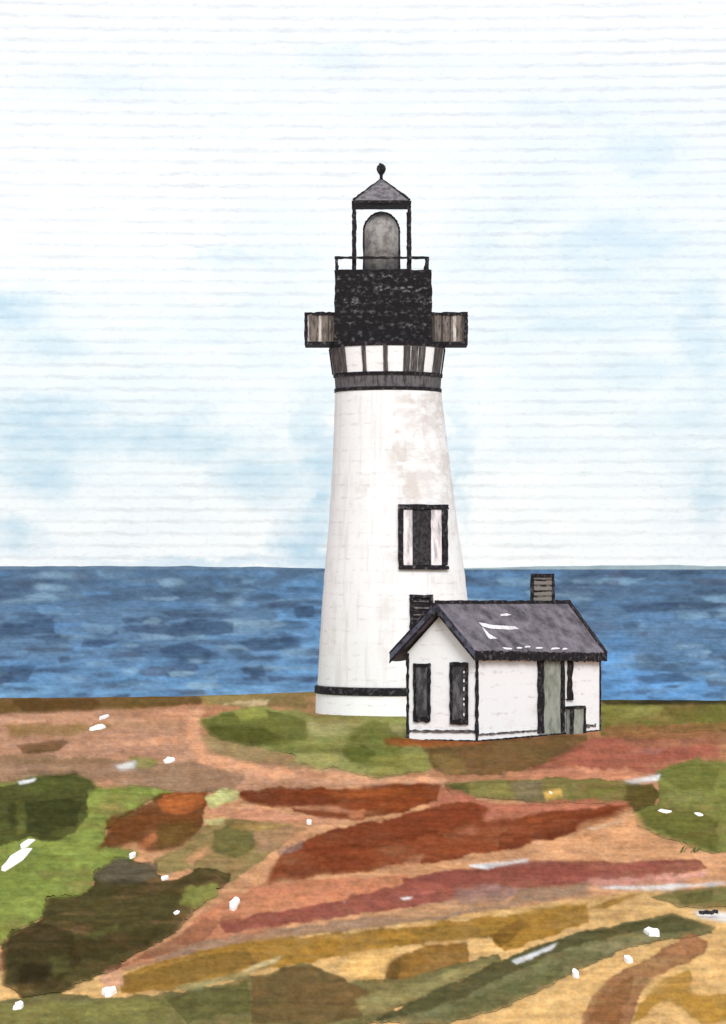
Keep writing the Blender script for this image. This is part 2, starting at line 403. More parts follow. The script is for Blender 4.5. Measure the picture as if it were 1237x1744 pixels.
st([(584, 1276), (620, 1268), (640, 1284), (620, 1304), (590, 1300)], (98, 112, 48), op=.7, reg=GA)
st([(640, 1290), (700, 1280), (760, 1300), (700, 1318), (640, 1322)], (150, 142, 76), op=.6, reg=GA)
st([(654, 1262), (700, 1258), (815, 1262), (900, 1250), (905, 1258), (820, 1272), (720, 1274), (662, 1274)], (162, 92, 52), op=.9)
st([(720, 1280), (830, 1264), (960, 1248), (1000, 1252), (1000, 1278), (930, 1304), (850, 1320), (770, 1324), (740, 1312)], (124, 96, 60), op=.95)
st([(730, 1284), (790, 1290), (800, 1318), (760, 1324)], (154, 128, 76), op=.6)
# red earth right of the house
st([(960, 1282), (1010, 1256), (1080, 1252), (1220, 1244), (1225, 1290), (1160, 1305), (1120, 1318), (1000, 1324), (880, 1326), (900, 1312)], (170, 102, 82), op=.95)
st([(1060, 1254), (1180, 1250), (1240, 1252), (1240, 1266), (1120, 1276), (1060, 1270)], (160, 112, 84), op=.6)
st([(850, 1322), (960, 1306), (1090, 1312), (1080, 1330), (860, 1334)], (206, 142, 110), op=.8)
st([(1090, 1300), (1215, 1290), (1210, 1302), (1100, 1312)], (198, 138, 106), op=.6)
# far right turf
st([(1010, 1180), (1700, 1180), (3000, 1190), (3000, 1236), (1300, 1244), (1100, 1248), (1024, 1254), (1018, 1220)], (136, 142, 66), op=1, reg=GB, rough=.6)
st([(1040, 1204), (1130, 1206), (1120, 1222), (1050, 1226)], (156, 160, 82), op=.7, reg=GB)
st([(1130, 1206), (1240, 1204), (1240, 1232), (1150, 1228)], (110, 112, 52), op=.6, reg=GB)
st([(1010, 1184), (1700, 1184), (1700, 1201), (1200, 1201), (1034, 1203)], (64, 60, 42), op=.92, rough=.4, reg=GB)
st([(1030, 1240), (1240, 1234), (1400, 1240), (1400, 1254), (1100, 1258), (1030, 1258)], (162, 116, 76), op=.8)
# green band between path and red earth
st([(754, 1334), (830, 1328), (930, 1326), (1070, 1328), (1110, 1336), (1124, 1356), (1116, 1374), (1080, 1388), (1040, 1372), (960, 1366), (900, 1368), (830, 1362), (780, 1362)], (134, 124, 72), reg=GC, op=1)
st([(756, 1336), (796, 1332), (800, 1356), (772, 1360)], (96, 104, 52), op=.8, reg=GC)
st([(796, 1338), (864, 1334), (868, 1350), (812, 1356)], (170, 172, 92), op=.85, reg=GC)
st([(868, 1330), (920, 1330), (930, 1364), (880, 1368)], (136, 122, 92), op=.8, reg=GC)
st([(926, 1350), (955, 1344), (957, 1358), (930, 1364)], (206, 168, 92), op=.9, rough=.4, reg=GC)
st([(1000, 1344), (1060, 1340), (1050, 1356), (1004, 1362)], (134, 142, 66), op=.7, reg=GC)
st([(1070, 1332), (1108, 1334), (1124, 1356), (1114, 1376), (1080, 1388), (1060, 1366)], (98, 84, 44), op=.9, reg=GC)
# right-hand grass
st([(1118, 1312), (1150, 1302), (1190, 1290), (1240, 1300), (1900, 1310), (1900, 1440), (1260, 1452), (1215, 1454), (1170, 1440), (1120, 1424), (1086, 1404), (1082, 1384), (1118, 1372), (1126, 1350)], (138, 152, 74), reg=GD, op=1)
st([(1120, 1316), (1180, 1300), (1225, 1310), (1215, 1350), (1160, 1352)], (120, 132, 60), op=.6, reg=GD)
st([(1092, 1386), (1140, 1380), (1225, 1400), (1220, 1450), (1150, 1428), (1100, 1408)], (110, 118, 52), op=.75, reg=GD)
st([(1130, 1352), (1200, 1350), (1200, 1368), (1140, 1366)], (160, 172, 96), op=.6, reg=GD)
# rust heath strokes in the middle
st([(760, 1342), (840, 1368), (960, 1366), (1076, 1366), (1064, 1378), (900, 1408), (820, 1412), (740, 1384), (720, 1350)], (182, 114, 90), op=.9)
st([(404, 1348), (480, 1342), (600, 1340), (722, 1334), (752, 1336), (744, 1362), (690, 1382), (600, 1398), (540, 1392), (470, 1374), (416, 1366)], (142, 74, 42), op=.97, edge=.25)
st([(410, 1350), (520, 1346), (590, 1356), (560, 1374), (480, 1370), (420, 1364)], (116, 56, 34), op=.6)
st([(560, 1346), (700, 1340), (730, 1346), (650, 1360), (570, 1360)], (166, 92, 50), op=.6)
st([(350, 1376), (430, 1374), (540, 1392), (600, 1398), (560, 1404), (430, 1400), (360, 1388)], (204, 144, 116), op=.75)
st([(460, 1488), (478, 1452), (540, 1420), (640, 1400), (720, 1380), (800, 1362), (830, 1376), (826, 1398), (1040, 1372), (1078, 1376), (1040, 1398), (960, 1424), (860, 1446), (780, 1462), (700, 1476), (620, 1486), (560, 1490), (500, 1500), (450, 1504)], (150, 80, 50), op=.97, edge=.22)
st([(500, 1446), (560, 1416), (700, 1384), (810, 1366), (824, 1394), (740, 1420), (620, 1440), (540, 1460)], (136, 68, 44), op=.7)
st([(850, 1416), (940, 1396), (1060, 1376), (1040, 1396), (940, 1428), (850, 1446)], (130, 64, 40), op=.8)
st([(480, 1478), (600, 1456), (640, 1466), (560, 1488), (490, 1498)], (126, 62, 40), op=.5)
st([(776, 1414), (820, 1408), (812, 1420), (780, 1424)], (186, 118, 92), op=.7)
st([(640, 1480), (720, 1456), (716, 1480), (660, 1496)], (206, 150, 112), op=.6)
# left bright and dark grass
st([(-2600, 1326), (0, 1334), (80, 1322), (130, 1318), (166, 1338), (270, 1344), (304, 1352), (262, 1364), (206, 1392), (182, 1416), (186, 1444), (236, 1452), (226, 1476), (200, 1490), (164, 1496), (156, 1530), (108, 1540), (78, 1560), (30, 1586), (4, 1610), (-2600, 1640)], (146, 170, 78), reg=GE, op=1)
st([(-2600, 1330), (0, 1340), (70, 1324), (128, 1316), (166, 1340), (148, 1360), (150, 1392), (128, 1420), (100, 1436), (52, 1430), (0, 1444), (-2600, 1450)], (84, 92, 46), op=.92, reg=GE)
st([(10, 1376), (100, 1360), (140, 1370), (130, 1410), (70, 1424), (20, 1414)], (58, 66, 34), op=.65, reg=GE)
st([(28, 1370), (40, 1366), (44, 1420), (30, 1424)], (128, 140, 66), op=.5, reg=GE)
st([(-200, 1462), (0, 1466), (80, 1440), (110, 1480), (60, 1530), (0, 1540), (-200, 1540)], (134, 160, 72), op=.6, reg=GE)
st([(60, 1488), (150, 1482), (160, 1494), (80, 1500)], (132, 126, 74), op=.6, reg=GE)
st([(150, 1350), (260, 1348), (240, 1366), (160, 1370)], (160, 182, 84), op=.6, reg=GE)
# brown bush mixed in
st([(182, 1398), (232, 1376), (272, 1354), (352, 1350), (350, 1384), (344, 1412), (312, 1442), (252, 1454), (232, 1432), (196, 1440), (168, 1450), (178, 1426)], (122, 76, 44), op=.97, edge=.25)
st([(264, 1362), (300, 1352), (352, 1352), (344, 1378), (300, 1388), (274, 1380)], (180, 104, 58), op=.85)
st([(272, 1404), (320, 1396), (344, 1404), (312, 1440), (262, 1448)], (118, 92, 48), op=.75)
st([(236, 1440), (262, 1420), (268, 1428), (246, 1448)], (196, 122, 80), op=.7)
st([(344, 1408), (372, 1392), (440, 1398), (500, 1404), (480, 1440), (430, 1478), (390, 1502), (320, 1480), (270, 1490), (262, 1462), (310, 1444)], (148, 130, 84), op=.95)
st([(366, 1416), (400, 1404), (434, 1420), (436, 1444), (400, 1460), (362, 1452)], (118, 112, 66), op=.85)
st([(430, 1416), (500, 1404), (530, 1410), (480, 1440), (440, 1452)], (164, 128, 98), op=.7)
st([(318, 1462), (352, 1440), (360, 1448), (328, 1474)], (208, 152, 110), op=.75)
st([(352, 1358), (376, 1344), (408, 1344), (404, 1360), (360, 1376)], (196, 196, 132), op=.9, reg=None)
st([(346, 1394), (384, 1390), (380, 1402), (350, 1404)], (206, 200, 140), op=.6)
# dark scrub lower left
st([(2, 1612), (20, 1586), (72, 1566), (80, 1530), (150, 1522), (164, 1486), (196, 1466), (232, 1462), (290, 1502), (340, 1478), (392, 1488), (386, 1506), (350, 1530), (330, 1556), (300, 1590), (250, 1616), (200, 1650), (140, 1676), (100, 1694), (40, 1706), (8, 1680)], (88, 80, 48), reg=GF, op=1)
st([(160, 1488), (200, 1464), (264, 1470), (270, 1496), (240, 1510), (170, 1512)], (112, 102, 84), op=.85, reg=GF)
st([(160, 1500), (240, 1506), (380, 1494), (330, 1520), (240, 1530), (150, 1534)], (74, 68, 40), op=.6, reg=GF)
st([(14, 1600), (70, 1572), (120, 1590), (140, 1640), (90, 1690), (30, 1690), (10, 1650)], (70, 62, 40), op=.75, reg=GF)
st([(28, 1650), (90, 1648), (80, 1680), (36, 1684)], (52, 44, 32), op=.7, reg=GF)
st([(84, 1636), (118, 1632), (122, 1660), (92, 1672)], (106, 112, 60), op=.7, reg=GF)
st([(150, 1600), (205, 1576), (200, 1588), (160, 1604)], (128, 140, 70), op=.7, reg=GF)
st([(304, 1546), (314, 1514), (370, 1508), (372, 1526), (330, 1548)], (148, 160, 78), op=.95, reg=GF)
st([(110, 1610), (220, 1590), (290, 1584), (250, 1612), (180, 1640), (120, 1640)], (70, 60, 36), op=.6, reg=GF)
# salmon, maroon and mauve strokes
st([(300, 1604), (340, 1556), (400, 1524), (470, 1502), (700, 1490), (690, 1520), (540, 1560), (420, 1600), (330, 1620)], (194, 126, 94), op=.8)
st([(290, 1602), (350, 1560), (380, 1570), (340, 1612), (230, 1640), (180, 1656)], (150, 100, 76), op=.7)
st([(368, 1570), (440, 1558), (560, 1536), (690, 1508), (684, 1496), (760, 1484), (830, 1474), (900, 1466), (1060, 1466), (1192, 1464), (1202, 1478), (1140, 1500), (1000, 1508), (880, 1520), (760, 1540), (640, 1556), (500, 1572), (384, 1588)], (158, 92, 78), op=.95, edge=.2)
st([(684, 1498), (860, 1474), (1000, 1470), (1000, 1490), (860, 1500), (760, 1512)], (148, 82, 70), op=.6)
st([(1000, 1500), (1204, 1482), (1200, 1494), (1100, 1510), (1000, 1512)], (214, 156, 138), op=.8)
st([(214, 1652), (330, 1606), (450, 1586), (600, 1566), (780, 1530), (900, 1512), (1004, 1504), (1000, 1526), (880, 1544), (700, 1572), (520, 1594), (400, 1610), (300, 1632)], (160, 130, 106), op=.85)
st([(600, 1560), (760, 1536), (880, 1526), (860, 1540), (700, 1564)], (198, 152, 112), op=.7)
st([(780, 1516), (840, 1506), (900, 1512), (860, 1534), (780, 1540)], (160, 126, 116), op=.7)
# ochre strokes
st([(206, 1664), (260, 1640), (420, 1604), (560, 1590), (700, 1578), (860, 1558), (1000, 1538), (1002, 1572), (930, 1596), (860, 1622), (842, 1612), (842, 1594), (790, 1600), (700, 1610), (640, 1616), (520, 1640), (420, 1654), (290, 1688), (206, 1694)], (170, 128, 58), op=.95, edge=.18)
st([(206, 1664), (300, 1640), (420, 1616), (440, 1640), (300, 1680), (206, 1690)], (140, 110, 56), op=.75)
st([(700, 1584), (860, 1566), (880, 1580), (720, 1606)], (146, 116, 58), op=.5)
st([(840, 1590), (890, 1562), (900, 1580), (850, 1618)], (132, 98, 48), op=.7)
st([(1000, 1548), (1080, 1520), (1084, 1526), (1030, 1550)], (160, 122, 58), op=.8, rough=.4)
st([(664, 1640), (690, 1622), (740, 1606), (796, 1604), (800, 1640), (740, 1658), (690, 1672), (656, 1668)], (152, 112, 56), op=.95)
st([(658, 1636), (684, 1626), (680, 1668), (656, 1670)], (104, 80, 44), op=.7, rough=.5)
st([(570, 1648), (620, 1620), (680, 1616), (660, 1640), (650, 1672), (610, 1668)], (222, 178, 112), op=.95, rough=.6)
# olive bottom and green diagonal
st([(-3000, 1700), (0, 1704), (100, 1694), (200, 1700), (310, 1688), (450, 1658), (520, 1640), (590, 1668), (680, 1668), (790, 1640), (850, 1622), (858, 1640), (780, 1672), (690, 1712), (620, 1746), (620, 1790), (-3000, 1790)], (126, 118, 76), reg=GG, op=1)
st([(0, 1712), (190, 1706), (300, 1700), (280, 1744), (0, 1750)], (134, 130, 74), op=.7, reg=GG)
st([(280, 1700), (420, 1672), (430, 1720), (320, 1744)], (106, 104, 60), op=.8, reg=GG)
st([(430, 1664), (520, 1644), (620, 1680), (640, 1720), (560, 1746), (430, 1744)], (124, 98, 62), op=.85, reg=GG)
st([(600, 1700), (700, 1680), (840, 1630), (830, 1650), (700, 1706), (620, 1726)], (158, 146, 96), op=.7, reg=GG)
st([(300, 1680), (420, 1652), (470, 1634), (466, 1642), (400, 1670), (310, 1692)], (166, 172, 108), op=.75)
st([(416, 1650), (480, 1628), (474, 1636), (420, 1656)], (232, 202, 150), op=.8, rough=.5)
st([(166, 1664), (206, 1652), (212, 1680), (176, 1684)], (222, 168, 136), op=.9)
st([(632, 1740), (700, 1706), (780, 1672), (880, 1622), (1000, 1584), (1080, 1566), (1150, 1558), (1222, 1578), (1214, 1590), (1130, 1600), (1060, 1616), (990, 1652), (900, 1696), (840, 1722), (760, 1742), (700, 1748)], (128, 134, 84), reg=GG, op=1)
st([(632, 1740), (700, 1704), (790, 1666), (880, 1622), (1000, 1586), (1090, 1568), (1160, 1566), (1100, 1584), (990, 1606), (890, 1650), (790, 1698), (700, 1730)], (88, 84, 52), op=.8, reg=GG)
st([(1060, 1572), (1150, 1558), (1222, 1580), (1140, 1590)], (90, 96, 54), op=.8, reg=GG)
st([(760, 1716), (880, 1672), (960, 1640), (960, 1660), (880, 1704), (780, 1736)], (106, 116, 66), op=.6, reg=GG)
st([(1000, 1616), (1100, 1592), (1120, 1600), (1040, 1624)], (176, 178, 120), op=.6, reg=GG)
st([(1108, 1528), (1160, 1514), (1222, 1508), (1600, 1512), (1600, 1540), (1222, 1546), (1160, 1546)], (134, 140, 78), reg=GG, op=1, rough=.6)
st([(1150, 1522), (1215, 1514), (1215, 1538), (1160, 1540)], (104, 110, 58), op=.7, reg=GG)
st([(984, 1760), (1000, 1710), (1030, 1674), (1090, 1636), (1180, 1592), (1204, 1604), (1202, 1626), (1150, 1648), (1110, 1668), (1088, 1700), (1070, 1760)], (166, 118, 82), op=.97, edge=.22)
st([(1000, 1740), (1020, 1696), (1080, 1660), (1070, 1700), (1050, 1744)], (144, 96, 58), op=.6)
st([(1076, 1744), (1092, 1706), (1130, 1664), (1176, 1650), (1180, 1690), (1200, 1694), (1240, 1690), (1240, 1734), (1196, 1744), (1160, 1712), (1130, 1704)], (184, 140, 66), op=.95, edge=.2)
# finer strokes
st([(476, 1380), (560, 1378), (618, 1376), (620, 1386), (560, 1392)], (150, 84, 54), op=.8, rough=.4)
st([(470, 1374), (560, 1372), (616, 1384), (560, 1382)], (206, 146, 112), op=.7, rough=.4)
st([(590, 1382), (624, 1378), (618, 1396), (596, 1396)], (196, 128, 92), op=.6)
st([(450, 1508), (470, 1470), (480, 1476), (462, 1506)], (140, 74, 46), op=.8, rough=.5)
st([(470, 1448), (520, 1428), (516, 1446), (476, 1462)], (150, 124, 112), op=.6)
st([(404, 1400), (520, 1402), (440, 1416), (396, 1412)], (176, 142, 86), op=.6)
st([(1000, 1398), (1076, 1380), (1100, 1412), (1180, 1446), (1100, 1450), (960, 1440)], (206, 152, 110), op=.6, soft=8)
st([(820, 1420), (900, 1402), (980, 1396), (960, 1404), (860, 1432)], (168, 98, 66), op=.5, soft=5)
st([(1000, 1410), (1070, 1392), (1060, 1400), (1010, 1416)], (232, 196, 170), op=.55, rough=.5)
st([(540, 1452), (640, 1432), (780, 1406), (776, 1414), (650, 1444), (556, 1466)], (128, 62, 38), op=.5, soft=4)
st([(880, 1270), (960, 1262), (980, 1280), (920, 1296)], (112, 92, 58), op=.5, soft=5)
st([(1080, 1280), (1180, 1276), (1200, 1286), (1120, 1300)], (160, 92, 74), op=.5, soft=5)
st([(1060, 1282), (1130, 1276), (1120, 1282)], (196, 150, 136), op=.5)
st([(220, 1290), (248, 1292), (272, 1298), (258, 1308), (232, 1306)], (150, 146, 84), op=.85)
st([(0, 1300), (110, 1302), (90, 1316), (0, 1318)], (166, 132, 108), op=.5, soft=5)
st([(250, 1206), (330, 1206), (316, 1226), (240, 1222)], (206, 150, 118), op=.5, soft=5)
st([(190, 1228), (300, 1226), (310, 1238), (200, 1242)], (198, 156, 118), op=.5, soft=4)
for i in range(60):       # small dabs of pigment over the meadow
    du, dv = rs0.uniform(0, 1237), rs0.uniform(1300, 1735); w_, h_ = rs0.uniform(8, 34), rs0.uniform(2, 5)
    sk_ = -h_ * rs0.uniform(0, 2) if dv > 1440 else rs0.uniform(-2, 2)
    yy, xx = np.unravel_index(np.argmin((L.U - du) ** 2 + (L.V - dv) ** 2), L.U.shape)
    cc0 = np.clip(L.col[yy, xx], 0, 1) ** (1 / 2.2) * 255 * rs0.choice([.8, .86, 1.12, 1.18])
    kk = tone(cc0); cc0 = cc0 * cc0 / np.maximum(kk, 1)
    st([(du - w_, dv - sk_), (du, dv - h_), (du + w_, dv + sk_), (du, dv + h_)], tuple(np.clip(cc0, 0, 250)), op=.55, soft=3, rough=.8)
# pale unplanted gaps of bare sand
for pl in ([(800, 1474), (900, 1462), (898, 1468), (818, 1480)], [(1000, 1512), (1100, 1508), (1235, 1500), (1235, 1506), (1110, 1516)], [(1180, 1552), (1240, 1554), (1240, 1572), (1190, 1562)],
           [(870, 1636), (950, 1606), (940, 1618), (880, 1644)], [(684, 1531), (702, 1529), (699, 1533), (688, 1534)], [(575, 1537), (590, 1535), (588, 1538)],
           [(196, 1304), (230, 1297), (226, 1308), (205, 1312)], [(30, 1333), (60, 1328), (56, 1334), (34, 1338)], [(1064, 1330), (1124, 1320), (1120, 1328), (1080, 1336)]):
    st(pl, (243, 234, 222), op=.9, rough=.55, edge=0, var=.5, soft=3)

D = F * H / (V - HZ)
XX = (U - CU) * D / F
zz = .05 * fbm(XX / 4., D / 9.0, 3)
fine = 1 + .42 * fbm(U / 11 + 3, V / 7, 3) + .26 * fbm(U / 60, V / 4 + 7, 2) + .30 * fbm(U / 4 + 30, V / 3.4, 2) + .05 * np.sin(V * 2 * np.pi / 20.4 + 5 * fbm(U / 70, V / 16, 3))
hue = np.stack([1 + .14 * fbm(U / 13, V / 9 + 60, 3), np.ones_like(U), 1 - .2 * fbm(U / 13, V / 9 + 60, 3)], -1)
LC = np.clip(bleed(L.col, U, V, .03) * hue * fine[..., None] / KG, .004, .9)
nr, nc = U.shape
# the cliff beyond the brink goes down to the sea
cl_d = np.array([6., 11., 15., 22.]); cl_z = np.array([-25.4, -18., -9., -1.2])
cU = np.tile(ucols, (4, 1)); cD = D[0][None, :] + cl_d[::1, None] + 3 * fbm(cU / 90, np.arange(4)[:, None] * 3. + 0 * cU, 3)
cD = D[0][None, :] + np.array([20., 13., 7., 2.])[:, None] + 3 * fbm(cU / 90, np.arange(4)[:, None] * 3. + 0 * cU, 3)
cX = np.tile(XX[0], (4, 1)); cZ = np.tile(cl_z[:, None], (1, nc))
GX = np.vstack([cX, XX]); GY = np.vstack([cD, D]); GZ = np.vstack([cZ, zz])
GCc = np.concatenate([np.tile(np.array([.16, .12, .085]), (4, nc, 1)), LC], 0)
ground = write_mesh('ground', np.stack([GX, GY, GZ], -1).reshape(-1, 3), grid_quads(nr + 4, nc), GCc.reshape(-1, 3), M_ground)
ground['kind'] = 'structure'
def blur(m, r):
    for ax in (0, 1):
        c = np.cumsum(np.pad(m, [(r + 1, r) if a == ax else (0, 0) for a in (0, 1)], mode='edge'), ax)
        m = (np.take(c, range(2 * r + 1, c.shape[ax]), ax) - np.take(c, range(0, c.shape[ax] - 2 * r - 1), ax)) / (2 * r + 1)
    return m
quads = grid_quads(nr, nc)
def mat_patch(name, ids, hmax, lift):
    mk = np.isin(L.reg, ids)
    b = blur(mk.astype(float), 10)
    t = np.clip((b - .5) * 2.2, 0, 1)
    h = lift + hmax * t * t * (3 - 2 * t)
    ok = mk.ravel()[quads].all(1)
    q = quads[ok]; used = np.unique(q); remap = np.zeros(nr * nc, int); remap[used] = np.arange(len(used))
    P3 = np.stack([XX, D, zz + h], -1).reshape(-1, 3)[used]
    return write_mesh(name, P3, remap[q], LC.reshape(-1, 3)[used], M_ground)
o = mat_patch('path', [PATH], 0, .006); o['kind'] = 'structure'
for gid, hm, lb in ((GA, .05, 'light green turf growing around the foot of the white tower'),
                    (GB, .04, 'olive turf strip along the cliff brink right of the cottage'),
                    (GC, .04, 'narrow olive and brown grass band below the cottage'),
                    (GD, .05, 'mid green grass clump at the right edge beside the orange earth'),
                    (GE, .05, 'bright green grass with a dark patch at the left below the path'),
                    (GF, .05, 'dark brown green scrub filling the lower left corner'),
                    (GG, 0, 'olive and grey green grass streaks over the ochre foreground')):
    o = mat_patch('grass', [gid], hm, .008)
    o['kind'] = 'stuff'; o['label'] = lb; o['category'] = 'grass'

# ---- sea
ZS = -25.0
KS = .98 * EXPO
su = np.concatenate([np.linspace(-3500, -60, 40)[:-1], np.arange(-60, 1300, 2.0), np.linspace(1300, 4700, 40)])
sv = np.concatenate([[968.25, 968.6, 969, 969.6], np.arange(970.2, 1204, 1.5), [1215, 1240, 1280, 1340]])
U2, V2 = np.meshgrid(su, sv)
SE = Sheet(U2, V2, (108, 140, 173))
ss = SE.stroke
ss([(-3500, 960), (4700, 960), (4700, 1040), (700, 1036), (-3500, 1040)], (92, 118, 146), op=.9, soft=26, edge=0)
ss([(-3500, 1130), (540, 1130), (4700, 1130), (4700, 1400), (-3500, 1400)], (112, 158, 202), op=.9, soft=50, edge=0)
ss([(480, 990), (560, 985), (560, 1190), (500, 1190), (470, 1100)], (116, 166, 212), op=.75, soft=16, edge=0)
ss([(1020, 1090), (1060, 1080), (1090, 1140), (1200, 1165), (1240, 1190), (1020, 1200)], (112, 166, 220), op=.85, soft=14, edge=0)
ss([(790, 1000), (900, 1000), (900, 1025), (790, 1025)], (112, 158, 204), op=.6, soft=10, edge=0)
ss([(-60, 1165), (400, 1168), (540, 1172), (540, 1200), (-60, 1200)], (132, 176, 214), op=.6, soft=10, edge=0)
rs = random.Random(5)
for i in range(560):
    u = rs.uniform(-60, 1300); v = rs.uniform(976, 1192); t = (v - 976) / 216
    w = rs.uniform(8, 50) * (1.3 - .4 * t); h = rs.uniform(2.5, 8)
    if rs.random() < .52 - .2 * t: c = rs.choice([(78, 98, 124), (74, 92, 116), (84, 106, 138), (92, 106, 128)])
    else: c = rs.choice([(116, 158, 200), (108, 150, 194), (136, 172, 202), (104, 142, 180), (150, 182, 206)])
    sk = rs.uniform(-3, 3)
    ss([(u - w, v - h * .6 + sk), (u - w * .3, v - h), (u + w * .7, v - h * .9), (u + w, v - sk), (u + w * .5, v + h), (u - w * .8, v + h * .8)], c, op=rs.uniform(.35, .8), soft=3, edge=.1, rough=.45)
for pl in ([(270, 1078), (340, 1052), (400, 1062), (398, 1078), (300, 1086)], [(40, 1060), (90, 1050), (92, 1078), (10, 1084), (-40, 1080)], [(140, 1086), (205, 1092), (170, 1104), (140, 1100)], [(270, 1104), (320, 1092), (362, 1108), (360, 1122), (280, 1122)],
           [(400, 1092), (510, 1084), (512, 1102), (430, 1110)], [(-20, 1136), (60, 1134), (50, 1160), (-20, 1164)], [(412, 1138), (450, 1132), (452, 1152), (414, 1150)], [(1050, 1030), (1150, 1024), (1160, 1038), (1070, 1044)], [(1080, 1152), (1160, 1144), (1190, 1160), (1100, 1166)],
           [(500, 1034), (535, 1030), (536, 1052), (506, 1054)]):
    ss(pl, (70, 92, 122), op=.75, soft=3, edge=.15, rough=.6)
D2 = (H - ZS) * F / (V2 - HZ)
fine = 1 + .5 * fbm(U2 / 14, V2 / 5.0, 3) + .3 * fbm(U2 / 5, V2 / 3.4 + 40, 2)
SC = np.clip(bleed(SE.col, U2, V2, .1) * fine[..., None] / KS, .004, .9)
SXX = (U2 - CU) * D2 / F
sea = write_mesh('sea', np.stack([SXX, D2, np.full_like(SXX, ZS)], -1).reshape(-1, 3), grid_quads(*U2.shape), SC.reshape(-1, 3), M_sea)
sea['kind'] = 'structure'

# ---- low far shore along the horizon
def shore(u0, u1, dist, hpx, label_seed):
    bm = bmesh.new(); n = 120; pts = []
    for i in range(n + 1):
        u = u0 + (u1 - u0) * i / n; e = min(1, 6 * min(i, n - i) / n)
        hh = max(.15, e * (hpx * (1 + 1.3 * float(fbm(np.array([u / 45. + label_seed]), np.array([3.3 + label_seed]), 3)[0]))))
        x = X(u, dist); k = dist / F
        pts.append([((x, dist, ZS - 60), (x, dist + 5000, ZS - 60)), ((x, dist, H + (hh - .3) * k), (x, dist + 2500, H + hh * k))])
    grid_solid(bm, pts)
    o = link('hills', bm, M_shore); o['kind'] = 'structure'
M_shore = two('far_shore_slate', (104, 126, 146), (86, 108, 132), scale=.0012)
M_shore_b = M_shore
shore(-260, 548, 90000, 3.4, 1)
M_shore = two('far_shore_pale', (158, 174, 178), (140, 158, 164), scale=.0012)
shore(792, 1700, 90000, 5.0, 8)

# ------------------------------------------------------------------ LIGHTHOUSE
D0 = gdist(1220) + 4.1; PX = D0 / F
def zt(v): return H - (v - HZ) * PX
PROF = [(640, 660, 89), (660, 661, 90), (740, 664.5, 96), (800, 667, 101), (900, 670, 110), (960, 672, 118), (1060, 673.5, 127), (1167, 674, 133), (1225, 674, 135)]
def prof(v):
    a = [p[0] for p in PROF]
    return float(np.interp(v, a, [p[1] for p in PROF])), float(np.interp(v, a, [p[2] for p in PROF]))
def tw(v, th, off=0.0):
    """point on the tower's skin at the row v and bearing th (0 towards the camera), off metres proud"""
    uc, hw = prof(v); r = hw * PX + off
    return (X(uc, D0) + r * math.sin(th), D0 - r * math.cos(th), zt(v))
LH = empty('lighthouse', 'tall white round lighthouse tower with black lantern and galleries standing on the headland', 'lighthouse', (X(674, D0), D0, 0))
bm = bmesh.new()
rings = []
for v in [663] + list(range(672, 1168, 12)) + [1170]:
    uc, hw = prof(v); rings.append((X(uc, D0), D0, zt(v), hw * PX * (1 + random.uniform(-.004, .004))))
lathe(bm, rings[::-1], 96)
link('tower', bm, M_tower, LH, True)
bm = bmesh.new()
r0 = 135.5 * PX
lathe(bm, [(X(674, D0), D0, -.35, r0 * 1.01), (X(674, D0), D0, zt(1178), r0)], 96)
link('plinth', bm, M_white, LH, False)
bm = bmesh.new()
r0 = 138 * PX; cx = X(674, D0)
lathe(bm, [(cx, D0, zt(1180), r0 * .99), (cx, D0, zt(1179), r0 * 1.003), (cx, D0, zt(1168), r0), (cx, D0, zt(1166.5), r0 * .985)], 96)
link('belt_course', bm, M_black, LH)
bm = bmesh.new()     # dark footing line
lathe(bm, [(cx, D0, -.3, 137.2 * PX), (cx, D0, zt(1217), 137 * PX)], 96)
link('footing', bm, M_line, LH)
# cornice band
bm = bmesh.new(); cx = X(661, D0)
lathe(bm, [(cx, D0, zt(664), 89.5 * PX), (cx, D0, zt(642), 91 * PX)], 96)
link('cornice', bm, M_grey, LH, False)
for va, vb, ra, rb in ((669, 663, 91.4, 91.6), (643.5, 638, 92.8, 93.4)):
    bm = bmesh.new()
    lathe(bm, [(cx, D0, zt(va), ra * PX), (cx, D0, zt(vb), rb * PX)], 96)
    link('cornice_rim', bm, M_black, LH)
# capital with brackets
UCAP = 659.5
def cap(v, th, off=0.):
    hw = float(np.interp(v, [594, 641], [97.5, 91])); r = hw * PX + off
    return Vector((X(UCAP, D0) + r * math.sin(th), D0 - r * math.cos(th), zt(v)))
bm = bmesh.new(); cx = X(UCAP, D0)
lathe(bm, [(cx, D0, zt(642), 91 * PX), (cx, D0, zt(594.5), 97.4 * PX)], 96)
link('capital', bm, M_white, LH, False)
bm = bmesh.new()
lathe(bm, [(cx, D0, zt(595), 98.6 * PX), (cx, D0, zt(587.5), 99 * PX)], 96)
link('capital_rim', bm, M_black, LH)
spans = [(568, 590), (618, 624), (653, 660), (686, 697), (698.5, 709), (711, 721), (737, 750)]
angs = []
for a, b in spans:
    t0, t1 = [math.asin(max(-1, min(1, (q - UCAP) / 94.5))) for q in (a, b)]
    angs += [(t0, t1), (math.pi - t1, math.pi - t0)]
angs += [(math.radians(84), math.radians(96)), (math.radians(-96), math.radians(-84))]
for t0, t1 in angs:
    bm = bmesh.new(); pts = []
    for i in range(4):
        t = t0 + (t1 - t0) * i / 3
        pts.append([(cap(v, t + random.uniform(-.006, .006), .07), cap(v, t, -.05)) for v in (595.5, 606, 617, 628, 638)])
    grid_solid(bm, pts)
    edge = abs(abs(t0 + t1) / 2 - math.pi / 2) < .1
    link('bracket', bm, M_black if edge else M_bracket, LH)
